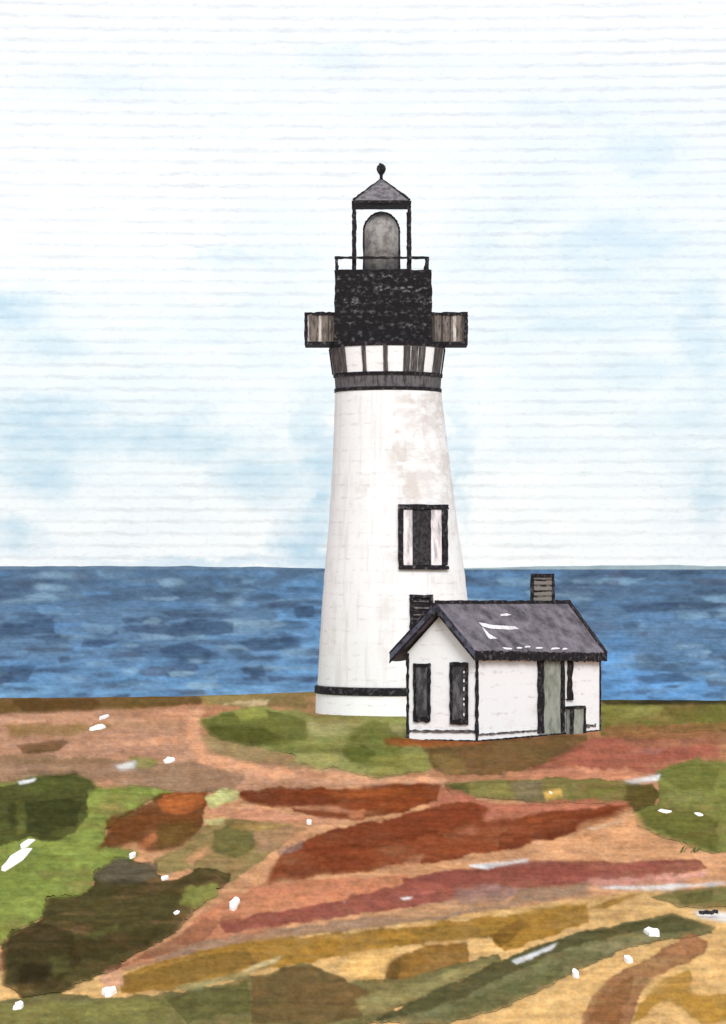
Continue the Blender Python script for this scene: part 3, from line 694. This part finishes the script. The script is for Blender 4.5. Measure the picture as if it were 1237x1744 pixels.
# drum (watch room)
YF = D0 - 1.85; YB = D0 + 1.85
drum_z0, drum_z1 = Z(588.5, YF), Z(459, YF)
bm = bmesh.new()
xl, xr = X(570, YF), X(736, YF)
N = 16
def wob(a=.035): return random.uniform(-a, a)
pts = []
for i in range(N + 1):
    x = xl + (xr - xl) * i / N; row = []
    for j in range(N + 1):
        z = drum_z0 + (drum_z1 - drum_z0) * j / N
        dx = wob() if i in (0, N) else 0; dz = wob() if j in (0, N) else 0
        tap = -.012 * (j / N) * (1 if i == N else 0)
        row.append(((x + dx + tap, YF + wob(.01), z + dz), (x + dx, YB, z + dz)))
    pts.append(row)
grid_solid(bm, pts)
link('watch_room', bm, M_drum, LH)
# side galleries
for u0, u1, sgn in ((519, 571, -1), (735, 797, 1)):
    g0, g1 = D0 - 1.15, D0 + 1.15
    x0, x1 = X(u0, g0), X(u1, g0)
    zb, ztp = Z(587, g0), Z(531.5, g0)
    bm = bmesh.new(); box(bm, x0, x1, g0, g1, zb, zb + .16)
    gal = link('side_gallery', bm, M_black, LH)
    bm = bmesh.new(); h = .075
    for y in (g0 + h, g1 - h):
        bar(bm, (x0, y, ztp - h), (x1, y, ztp - h), (0, 0, h), (0, h, 0), .3)
    xo = x0 + h if sgn < 0 else x1 - h
    bar(bm, (xo, g0 + .16, ztp - h), (xo, g1 - .16, ztp - h), (h, 0, 0), (0, 0, h), .2)
    link('top_rail', bm, M_black, gal)
    for y in (g0 + h, g1 - h):
        bm = bmesh.new(); bar(bm, (xo, y, zb + .16), (xo, y, ztp - .14), (h * 1.1, 0, 0), (0, h * 1.1, 0), .25)
        link('post', bm, M_black, gal)
    bm = bmesh.new()
    x = x0 + (.15 if sgn < 0 else 0)
    xe = x1 - (0 if sgn < 0 else .15)
    k = 0
    while x < xe - .02:
        w = random.uniform(.07, .16); xx = min(x + w, xe)
        if sgn > 0 and 774 < CU + xx * F / g0 < 779: mi = 2
        else: mi = random.choice([0, 0, 0, 1, 0, 1, 2] if sgn < 0 else [0, 0, 0, 0, 1])
        ztop = ztp - .14 if mi != 2 or sgn > 0 else zb + random.uniform(.5, .9)
        for y in (g0 + .06, g1 - .1):
            box(bm, x, xx - .004, y, y + .04 + random.uniform(0, .015), zb + .16, ztp - .14, mi)
        x = xx; k += 1
    y = g0 + .16
    while y < g1 - .2:
        w = random.uniform(.1, .18); ye = min(y + w, g1 - .15)
        box(bm, xo - .02, xo + .02 + random.uniform(0, .01), y, ye - .004, zb + .16, ztp - .15, random.choice([0, 0, 1]))
        y = ye
    link('balustrade', bm, [M_slat_a, M_slat_b, M_slat_c], gal)
# upper railing on the drum
yr = YF + .1; h = .055
zr = Z(439, yr)
bm = bmesh.new()
bar(bm, (X(570, yr), yr, zr), (X(731, yr), yr, zr), (0, 0, h * 1.15), (0, h, 0), .25)
for u in (573, 728): bar(bm, (X(u, yr), yr + h, zr - .01), (X(u, yr), YB - .1, zr - .01), (h, 0, 0), (0, 0, h), .2)
rail = link('upper_rail', bm, M_black, LH)
for u in (573.5, 728):
    for y in (yr, YB - .15):
        bm = bmesh.new(); w = .07 if u < 600 else .1
        bar(bm, (X(u, yr), y, drum_z1 - .05), (X(u, yr), y, zr - .06), (w, 0, 0), (0, .06, 0), .25)
        link('rail_post', bm, M_black, rail)
# lantern
LU, LHW = 650, 46.5
ly0, ly1 = D0 - 46 * PX, D0 + 46 * PX
for u0, u1 in ((600, 607), (693.5, 700)):
    for y in (ly0, ly1):
        u = (u0 + u1) / 2; w = (u1 - u0) / 2 * PX
        bm = bmesh.new(); bar(bm, (X(u, D0), y, drum_z1 - .05), (X(u, D0), y, Z(351, ly0)), (w, 0, 0), (0, w, 0), .18)
        link('lantern_post', bm, M_black, LH)
xa, xb = X(601.5, ly0), X(698.5, ly0); ya, yb = ly0 - .1, ly1 + .1
ze0, ze1, zap = Z(345.5, ly0), Z(341, ly0), Z(306, D0)
ax = X(649.5, D0)
bm = bmesh.new()
base = [(xa, ya), (xb, ya), (xb, yb), (xa, yb)]
lo = [bm.verts.new((x, y, ze0)) for x, y in base]; md = [bm.verts.new((x, y, ze1)) for x, y in base]
ap = [bm.verts.new((ax + (x - ax) * .06, D0 + (y - D0) * .06, zap)) for x, y in base]
bm.faces.new(lo).material_index = 1; bm.faces.new(ap)
for i in range(4):
    j = (i + 1) % 4
    bm.faces.new((lo[i], lo[j], md[j], md[i])); bm.faces.new((md[i], md[j], ap[j], ap[i]))
lroof = link('lantern_roof', bm, [M_roof_iron, M_black], LH)
bm = bmesh.new()
for i in range(4):
    p, q = Vector(md[i].co) if False else Vector(base[i] + (ze1,)), Vector((ax, D0, zap + .02))
    dv = (q - p).normalized(); s = dv.cross(Vector((0, 1, 0))).normalized()
    bar(bm, p, q, s * .06, Vector((0, .06, 0)), .25)
for i in range(4):
    j = (i + 1) % 4
    p, q = Vector(base[i] + (ze0 + .06,)), Vector(base[j] + (ze0 + .06,))
    o2 = (q - p).normalized().cross(Vector((0, 0, 1))) * .07
    bar(bm, p, q, (0, 0, .05), o2, .2)
link('roof_trim', bm, M_black, lroof)
bm = bmesh.new()
lathe(bm, [(ax, D0, zap - .05, .12), (ax, D0, Z(302, D0), .08), (ax, D0, Z(298, D0), .09), (ax, D0, Z(293, D0), .2), (ax, D0, Z(288, D0), .25), (ax, D0, Z(283, D0), .22), (ax, D0, Z(279.5, D0), .1), (ax - .08, D0, Z(277.5, D0), .03)], 20)
link('finial', bm, M_black, lroof, True)
# lens
lx = X(650, D0); rl = 29.5 * PX
prf = [(drum_z1 - .02, rl), (Z(396, D0), rl)]
for i in range(1, 9):
    a = i / 8 * math.pi / 2 * .97; prf.append((Z(396, D0) + math.sin(a) * 33 * PX, rl * math.cos(a)))
bm = bmesh.new(); lathe(bm, [(lx, D0, z, r) for z, r in prf], 40)
lens = link('lens', bm, M_lens, LH, True)
bm = bmesh.new()
arch = [Vector((lx - r, D0, z)) for z, r in prf] + [Vector((lx + r, D0, z)) for z, r in prf[::-1]]
for a, b in zip(arch, arch[1:]):
    s = (b - a).normalized().cross(Vector((0, 1, 0)))
    bar(bm, a, b, s * .075, (0, .16, 0), .2, .4)
link('lens_frame', bm, M_black, lens)
bm = bmesh.new()
# ---- tower windows
def tower_slab(bm, u0, u1, v0, v1, o_in, o_out, jit=0., mi=0, nv=8):
    """curved slab that hugs the tower"""
    pts = []
    for i in range(7):
        row = []
        for j in range(nv + 1):
            v = v0 + (v1 - v0) * j / nv; uu = u0 + (u1 - u0) * i / 6
            ju = random.uniform(-jit, jit) if i in (0, 6) else 0; jv = random.uniform(-jit, jit) if j in (0, nv) else 0
            uc, hw = prof(v); s = max(-.97, min(.97, (uu + ju - uc) / hw)); th = math.asin(s)
            d = D0 - hw * PX * math.cos(th)
            vv = HZ + (v + jv - HZ) * d / D0
            row.append((tw(vv, th, o_out), tw(vv, th, o_in)))
        pts.append(row)
    grid_solid(bm, pts, mi)
bm.free()
bm = bmesh.new(); tower_slab(bm, 680, 756, 862, 968, -.1, .04)
win = link('window', bm, M_black, LH); 
bm = bmesh.new()
for a in ((677.5, 758, 859, 867.5), (678, 758.5, 963, 970.5)): tower_slab(bm, *a, 0, .17, .8)
tower_slab(bm, 677.5, 685, 868, 962.5, 0, .17, .9); tower_slab(bm, 748.5, 756.5, 868, 962.5, 0, .17, 1.2)
link('frame', bm, M_black, win)
bm = bmesh.new(); tower_slab(bm, 700.5, 730.5, 868, 962.5, 0.02, .08, .8); link('pane', bm, M_pane_d, win)
for a, b in ((685.3, 700), (731, 748)):
    bm = bmesh.new(); tower_slab(bm, a, b, 868, 962.5, .02, .1, .3); link('shutter', bm, M_shut, win)
bm = bmesh.new(); tower_slab(bm, 698, 732, 1016, 1082, -.1, .04)
win2 = link('window', bm, M_black, LH); win2['label'] = 'small louvred window above the cottage roof'
bm = bmesh.new()
tower_slab(bm, 696, 733.5, 1013, 1018, 0, .14, .7); tower_slab(bm, 696, 700.5, 1018.5, 1082, 0, .14, .8); tower_slab(bm, 729, 733.5, 1018.5, 1082, 0, .14, .8)
link('frame', bm, M_black, win2)
bm = bmesh.new()
for v in (1023, 1034, 1046, 1053, 1064): tower_slab(bm, 702, 727, v, v + 2.4, .03, .1, .7, 0, 2)
link('louvre', bm, M_line, win2)

# ------------------------------------------------------------------ COTTAGE
def gp(u, v): d = gdist(v); return Vector((X(u, d), d, 0))
B = gp(812.5, 1263.3); Cc = gp(1022, 1245)
el_ = (Cc - B); LEN = el_.length; el_.normalize()
eg = Vector((-el_.y, el_.x, 0))
WID = 3.0 / .85
# width so that the far left corner falls where the gable ends
for k in range(60):
    A = B + eg * WID; u = CU + A.x * F / A.y
    WID += (u - 694.5) * .012
A = B + eg * WID
def hp(s, t, z): return B + el_ * s + eg * t + Vector((0, 0, z))
def s_of_u(u, t=0.):      # station along the long wall seen in column u
    a = (u - CU) / F; b = B + eg * t
    return (a * b.y - b.x) / (el_.x - a * el_.y)
def t_of_u(u, s=0.):
    a = (u - CU) / F; b = B + el_ * s
    return (a * b.y - b.x) / (eg.x - a * eg.y)
def zv(v, p): return H - (v - HZ) * p.y / F
HEAVE = zv(1113, hp(0, 0, 0)); ZAPEX = zv(1045, hp(0, WID / 2, 0))
ZA = zv(1261.5, A)     # the ground dips slightly at the left corner
CT = empty('cottage', 'small white gabled cottage with slate roof standing in front of the lighthouse', 'cottage', hp(LEN / 2, WID / 2, 0))
# walls: pentagonal prism
bm = bmesh.new()
def penta(s): return [hp(s, 0, -.35), hp(s, WID, -.35), hp(s, WID, HEAVE), hp(s, WID / 2, ZAPEX), hp(s, 0, HEAVE)]
f0 = [bm.verts.new(p) for p in penta(0)]; f1 = [bm.verts.new(p) for p in penta(LEN)]
bm.faces.new(f0); bm.faces.new(f1[::-1])
for i in range(5): bm.faces.new((f0[i], f1[i], f1[(i + 1) % 5], f0[(i + 1) % 5]))
link('wall', bm, M_white, CT)
# roof slabs
OG, OF, OR, OL = .45, .22, .2, .62
ridge0, ridge1 = zv(1026, hp(-OG, WID / 2, 0)), zv(1025.5, hp(LEN + OF, WID / 2, 0))
er0, er1 = zv(1107.5, hp(-OG, -OR, 0)), zv(1112, hp(LEN + OF, -OR, 0))
elz = zv(1112, hp(-OG, WID + OL, 0))
TH = .36
def slope(s, f, side):
    """point on the roof skin: f 0 at ridge to 1 at eave"""
    q = (s + OG) / (LEN + OF + OG)
    zr_ = ridge0 + (ridge1 - ridge0) * q
    ze = (er0 + (er1 - er0) * q) if side > 0 else elz
    t = WID / 2 + ((-OR - WID / 2) if side > 0 else (WID / 2 + OL)) * f
    return hp(s, t, zr_ + (ze - zr_) * f)
def slopes(bm, side, thick, mi=0, ns=24, nf=8):
    pts = []
    for i in range(ns + 1):
        s = -OG + (LEN + OF + OG) * i / ns
        row = []
        for j in range(nf + 1):
            p = slope(s, j / nf, side) + Vector((0, 0, wob(.012)))
            if j == nf: p += Vector((0, 0, wob(.03)))
            row.append((p, p - Vector((0, 0, thick))))
        pts.append(row)
    grid_solid(bm, pts, mi)
bm = bmesh.new(); slopes(bm, 1, TH); slopes(bm, -1, TH)
roof = link('roof', bm, M_roof, CT)
# barge boards on the near gable (proud of the slab ends), eaves fascia, ridge cap, far rake
def rake(bm, side, s, f0_, f1_, zc, hw_, dp=.03):
    bar(bm, slope(s, f0_, side) + Vector((0, 0, zc)), slope(s, f1_, side) + Vector((0, 0, zc)), (0, 0, hw_), el_ * dp, .1)
bm = bmesh.new(); rake(bm, -1, -OG - .02, .0, 1.0, -TH * .55, TH * .62); link('barge_board', bm, M_fascia, roof)
bm = bmesh.new(); rake(bm, 1, -OG - .02, .0, 1.0, -TH * .55, TH * .5); link('barge_board', bm, M_fascia, roof)
bm = bmesh.new(); rake(bm, -1, -OG - .06, .06, 1.0, -TH * 1.12, .055, .02); rake(bm, 1, -OG - .06, .06, 1.0, -TH * 1.06, .06, .02)
rake(bm, -1, -OG - .06, .0, 1.0, .0, .045, .02)
link('barge_trim', bm, M_black, roof)
bm = bmesh.new(); bar(bm, slope(-OG, 1, 1) + Vector((0, 0, -TH * .62)) - eg * .03, slope(LEN + OF, 1, 1) + Vector((0, 0, -TH * .55)) - eg * .03, (0, 0, TH * .52), eg * .03, .22)
link('eaves_board', bm, M_black, roof)
bm = bmesh.new(); bar(bm, slope(-OG, 0, 1) + Vector((0, 0, .02)), slope(LEN + OF, 0, 1) + Vector((0, 0, .02)), (0, 0, .06), eg * .1, .35)
link('ridge_cap', bm, M_black, roof)
bm = bmesh.new(); bar(bm, slope(LEN + OF, 0, 1) + Vector((0, 0, .03)), slope(LEN + OF, 1.0, 1) + Vector((0, 0, .01)), el_ * .14, (0, 0, .05), .2)
link('rake_trim', bm, M_black, roof)
# pale worn slates
def roof_pt(u, v):
    """where the line of sight through (u, v) meets the right-hand slope"""
    best = None
    p0, p1, p2 = slope(-OG, 0, 1), slope(LEN + OF, 0, 1), slope(LEN / 2, 1, 1)
    n = (p1 - p0).cross(p2 - p0); o = Vector((0, 0, H)); d = Vector(((u - CU) / F, 1, -(v - HZ) / F))
    return o + d * ((p0 - o).dot(n) / d.dot(n)), n.normalized()
def patch(poly):
    bm = bmesh.new(); top, bot = [], []
    for u, v in poly:
        p, n = roof_pt(u, v)
        if n.z < 0: n = -n
        top.append(bm.verts.new(p + n * .05)); bot.append(bm.verts.new(p - n * .02))
    bm.faces.new(top); bm.faces.new(bot[::-1])
    for i in range(len(top)):
        j = (i + 1) % len(top); bm.faces.new((top[i], bot[i], bot[j], top[j]))
    link('worn_slate', bm, M_patch, roof)
patch([(815, 1061), (840, 1066), (876, 1068), (883, 1072), (870, 1073.5), (835, 1071.5), (822, 1068)])
patch([(821, 1069), (832, 1081), (846, 1088.5), (832, 1089.5)])
patch([(852, 1047), (862, 1046), (870, 1048), (862, 1050), (853, 1050)])
for u, w, v in ((850, 14, 1105), (866, 6, 1106), (898, 5, 1102.5), (918, 6, 1104.5), (946, 7, 1105.5), (818, 4, 1097), (830, 3, 1098), (884, 5, 1104.5), (962, 4, 1106)):
    patch([(u - w, v - .8), (u, v - 1.6), (u + w, v - .6), (u + w * .7, v + 1.2), (u - w * .8, v + 1.4)])
# chimney on the ridge
sc0, sc1 = s_of_u(906, WID / 2), s_of_u(942, WID / 2)
sm = (sc0 + sc1) / 2
tcn = hp(sm, WID / 2, 0); hwid = .5 * (942 - 906) * tcn.y / F
zc0, zc1 = ridge1 - 1.4, zv(983, tcn)
bm = bmesh.new()
ce = hwid * .72
TC = WID / 2 + ce
sm = (s_of_u(906, TC) + s_of_u(942, TC)) / 2
def ch(p, q, z): return hp(sm, TC, z) + el_ * p + eg * q
def cbox(bm, a, z0, z1):
    pts = [(-a, -a), (a, -a), (a, a), (-a, a)]
    vs = [bm.verts.new(ch(p, q, z)) for z in (z0, z1) for p, q in pts]
    for fq in ((3, 2, 1, 0), (4, 5, 6, 7), (0, 1, 5, 4), (1, 2, 6, 5), (2, 3, 7, 6), (3, 0, 4, 7)): bm.faces.new([vs[i] for i in fq])
cbox(bm, ce, zc0, zc1)
chim = link('chimney', bm, M_brick, roof)
bm = bmesh.new(); cbox(bm, ce + .05, zc1, zc1 + .16); link('chimney_cap', bm, M_black, chim)
bm = bmesh.new()
for p, q in ((-1, 1), (1, -1), (-1, -1), (1, 1)):
    if (p, q) == (-1, -1): continue
    bar(bm, ch(p * ce, q * ce, zc0), ch(p * ce, q * ce, zc1), (.075, 0, 0), (0, .075, 0), .3)
link('chimney_trim', bm, M_black, chim)
# corner boards
for (s, t, w, zl) in ((0, WID, .06, ZA), (0, 0, .07, 0), (LEN, 0, .05, 0)):
    bm = bmesh.new(); bar(bm, hp(s, t, -.2), hp(s, t, HEAVE - .05), (w, 0, 0), (0, w, 0), .35)
    link('corner_board', bm, M_black, CT)
# base lines
bm = bmesh.new()
bar(bm, hp(-.02, 0, .03), hp(-.02, WID, ZA + .03), (0, 0, .04), el_ * .03, .4)
bar(bm, hp(0, -.02, .03), hp(LEN, -.02, .03), (0, 0, .03), eg * .03, .4)
link('sill_board', bm, M_black, CT)
SD0, SD1 = s_of_u(916), s_of_u(960)
bm = bmesh.new()
bar(bm, hp(-.02, .1, .44), hp(-.02, WID - .08, .36), (0, 0, .05), el_ * .03, .5)
bar(bm, hp(.1, -.02, .30), hp(SD0 - .1, -.02, .28), (0, 0, .035), eg * .03, .6)
link('water_table', bm, M_line, CT); bm = bmesh.new()
bar(bm, hp(s_of_u(985), -.02, .3), hp(s_of_u(1014), -.02, .28), (0, 0, .06), eg * .03, .6)
link('water_table', bm, M_line, CT)
# gable windows
def gable_win(u0, u1, v0, v1, label, hl):
    t1, t0 = t_of_u(u0), t_of_u(u1)
    pm = hp(0, (t0 + t1) / 2, 0); z1, z0 = zv(v0, pm), zv(v1, pm)
    def slab(t0, t1, z0, z1, o, m_, nm, par, jit=.0):
        bm = bmesh.new(); n = 8; pts = []
        for i in range(5):
            row = []
            for j in range(n + 1):
                t = t0 + (t1 - t0) * i / 4 + (wob(jit) if i in (0, 4) else 0); z = z0 + (z1 - z0) * j / n + (wob(jit) if j in (0, n) else 0)
                row.append((hp(-o, t, z), hp(.05, t, z)))
            pts.append(row)
        grid_solid(bm, pts); return link(nm, bm, m_, par)
    w = slab(t0, t1, z0, z1, .03, M_pane, 'window', CT); w['label'] = label
    bm = bmesh.new(); fw = .05
    bar(bm, hp(-.05, t0 + fw, z0), hp(-.05, t0 + fw, z1), eg * fw, el_ * .05, .5, .2)
    bar(bm, hp(-.05, t1 - fw, z0), hp(-.05, t1 - fw, z1), eg * fw, el_ * .05, .5, .2)
    bar(bm, hp(-.045, t0, z1 - .04), hp(-.045, t1, z1 - .04), (0, 0, .07), el_ * .05, .3, .2)
    bar(bm, hp(-.045, t0, z0 + .06), hp(-.045, t1, z0 + .06), (0, 0, .12), el_ * .05, .3, .2)
    link('frame', bm, M_black, w)
    if hl:  # short white flecks down one side of the pane
        for k in range(6):
            bm = bmesh.new()
            z = z0 + .35 + (z1 - z0 - .7) * (k + random.uniform(-.2, .2)) / 5.2; h = random.uniform(.05, .12)
            bar(bm, hp(-.085, t0 + .17, z), hp(-.085, t0 + .17, z + h * 1.6), eg * .03, el_ * .02, .2, .1)
            link('white_fleck', bm, M_patch, w)
gable_win(706, 733.5, 1131, 1227, 'darker narrow window at the left of the gable', False)
gable_win(768, 798, 1129, 1232, 'narrow window at the right of the gable with white flecks', True)
# door and sidelight on the long wall
def wall_slab(u0, u1, v0, v1, o, m_, nm, par, jit=.0, inn=.04):
    s0, s1 = s_of_u(u0), s_of_u(u1)
    bm = bmesh.new(); n = 8; pts = []
    for i in range(5):
        row = []
        for j in range(n + 1):
            s = s0 + (s1 - s0) * i / 4 + (wob(jit) if i in (0, 4) else 0); p = hp(s, 0, 0)
            z = zv(v1, p) + (zv(v0, p) - zv(v1, p)) * j / n + (wob(jit * .5) if j in (0, n) else 0)
            row.append((hp(s, -o, z), hp(s, inn, z)))
        pts.append(row)
    grid_solid(bm, pts); return link(nm, bm, m_, par)
door = wall_slab(922, 955, 1118, 1249, .05, M_door, 'door', CT)
wall_slab(915, 923, 1118, 1248.5, .12, M_black, 'frame', door, .06)
wall_slab(953, 958.5, 1118, 1247, .12, M_black, 'frame', door, .05)
sl = wall_slab(958.8, 966, 1118, 1190, .05, two('pale_grey_pane', (206, 210, 208), (240, 240, 240), scale=2), 'sidelight', CT)
wall_slab(965.5, 972.5, 1118, 1191, .1, M_black, 'frame', sl, .1)
# storage box by the door
s0, s1 = s_of_u(961), s_of_u(982)
sbx = empty('storage_box', 'small grey green box with dark edges standing against the cottage wall beside the door', 'box', hp((s0 + s1) / 2, -.3, 0))
bm = bmesh.new(); zb1 = zv(1206, hp(s0, 0, 0)); dpt = .3
cor = [(s0, -.12 - dpt), (s1, -.12 - dpt), (s1, -.12), (s0, -.12)]
vs = [bm.verts.new(hp(s, t, z)) for z in (-.1, zb1) for s, t in cor]
for fq in ((3, 2, 1, 0), (4, 5, 6, 7), (0, 1, 5, 4), (1, 2, 6, 5), (2, 3, 7, 6), (3, 0, 4, 7)): bm.faces.new([vs[i] for i in fq])
link('body', bm, M_door, sbx)
bm = bmesh.new()
bm.free()
for s, t in cor[:2]:
    bm = bmesh.new(); bar(bm, hp(s, t, -.1), hp(s, t, zb1), el_ * .09, eg * .05, .4, .2); link('edge_trim', bm, M_black, sbx)
bm = bmesh.new(); bar(bm, hp(s0 - .06, -.12 - dpt / 2, zb1 + .03), hp(s1 + .06, -.12 - dpt / 2, zb1 + .03), eg * (dpt / 2 + .05), (0, 0, .05), .1)
link('lid', bm, M_black, sbx)

# ------------------------------------------------------------------ small things on the ground
def stone(u, v, w, h, label, pts=None):
    d = gdist(v); c = Vector((X(u, d), d, 0)); k = d / F
    depth = h * d * d / (F * H)       # length on the ground that spans h rows
    bm = bmesh.new(); n = 11; rs2 = random.Random(int(u * 7 + v))
    R = [rs2.uniform(.7, 1.15) for _ in range(n)]
    top = []; bot = []
    for i in range(n):
        a = 2 * math.pi * i / n
        x, y = math.cos(a) * w / 2 * k * R[i], math.sin(a) * depth / 2 * R[i]
        bot.append(bm.verts.new(c + Vector((x, y, -.05)))); top.append(bm.verts.new(c + Vector((x * .86, y * .86, .065 + rs2.uniform(0, .01)))))
    ctr = bm.verts.new(c + Vector((0, 0, .078)))
    for i in range(n):
        j = (i + 1) % n
        bm.faces.new((bot[i], bot[j], top[j], top[i])); bm.faces.new((top[i], top[j], ctr))
    bm.faces.new(bot[::-1])
    bmesh.ops.translate(bm, verts=bm.verts, vec=-c)
    o = link('pale_stone', bm, M_stone); o.location = c
    o['label'] = label; o['category'] = 'stone'; o['group'] = 'pale stones scattered on the headland'
stone(46, 1440, 20, 22, 'upper part of the large white stone pair in bright grass at left edge')
stone(26, 1468, 34, 46, 'largest white stone in bright grass at left edge')
stone(168, 1240, 26, 10, 'flat white stone lying on the far pink path')
stone(178, 1222, 14, 9, 'small cream stone behind the flat one on the far path')
stone(288, 1296, 22, 12, 'white stone at the bend of the path')
stone(526, 1402, 11, 7, 'tiny white stone left of the rust strokes in the middle')
stone(398, 1543, 20, 22, 'angular white stone alone on salmon earth')
stone(301, 1559, 11, 9, 'tiny white stone at the edge of the dark scrub')
stone(280, 1499, 16, 10, 'slim white stone between the olive and dark scrub')
stone(226, 1459, 14, 9, 'small cream stone at the foot of the brown bush')
stone(186, 1692, 30, 16, 'white stone beside the salmon patch at lower left')
stone(32, 1716, 18, 14, 'white stone in the bottom left corner')
stone(1132, 1385, 28, 8, 'flat white stone left of its neighbour in the right grass')
stone(1190, 1390, 15, 8, 'small white stone right of its neighbour in the right grass')
stone(980, 1660, 14, 10, 'larger white stone on the green diagonal streak')
stone(1070, 1636, 16, 9, 'pale stone at the upper edge of the brown streak')
stone(1112, 1590, 30, 14, 'white stone between green and brown streaks near right edge')
stone(938, 1353, 6, 4, 'tiny pale stone in the olive grass band')
# twig at the right edge
def twig(u0, v0, u1, v1, r, label):
    d0_, d1_ = gdist(v0), gdist(v1)
    bm = bmesh.new(); p, q = Vector((X(u0, d0_), d0_, .12)), Vector((X(u1, d1_), d1_, .12))
    pts = [p.lerp(q, i / 5) + Vector((0, wob(.12), wob(.02))) for i in range(6)]
    for a, b in zip(pts, pts[1:]): bar(bm, a, b, (0, 0, r), (0, r, 0), .3, .15)
    o = link('twig', bm, M_stick); o['label'] = label; o['category'] = 'twig'
twig(1190, 1562, 1224, 1563, .035, 'short black twig lying on pale sand at the right edge')
# dark tufts of blades
def tuft(u, v, n, ht, lean, label):
    d = gdist(v); c = Vector((X(u, d), d, .02)); bm = bmesh.new(); rs2 = random.Random(int(u))
    for i in range(n):
        b = c + Vector((rs2.uniform(-.35, .35), rs2.uniform(-.4, .4), 0)); h = ht * rs2.uniform(.6, 1.1)
        tip = b + Vector((lean * rs2.uniform(.3, 1) + rs2.uniform(-.1, .1), rs2.uniform(-.1, .1), h)); w = rs2.uniform(.02, .035)
        m_ = b.lerp(tip, .55) + Vector((-.04 * lean, 0, .03))
        a1, a2, m1, m2 = [bm.verts.new(x) for x in (b - Vector((w, 0, 0)), b + Vector((w, 0, 0)), m_ - Vector((w * .7, 0, 0)), m_ + Vector((w * .7, 0, 0)))]
        t_ = bm.verts.new(tip); bm.faces.new((a1, a2, m2, m1)); bm.faces.new((m1, m2, t_))
    bmesh.ops.translate(bm, verts=bm.verts, vec=-c)
    o = link('grass_tuft', bm, two('tuft_green_%d' % int(u), (96, 100, 52), (78, 80, 44), scale=5)); o.location = c; o['label'] = label; o['category'] = 'grass tuft'
tuft(1178, 1452, 6, .2, .3, 'dark spiky tuft below the right hand grass')
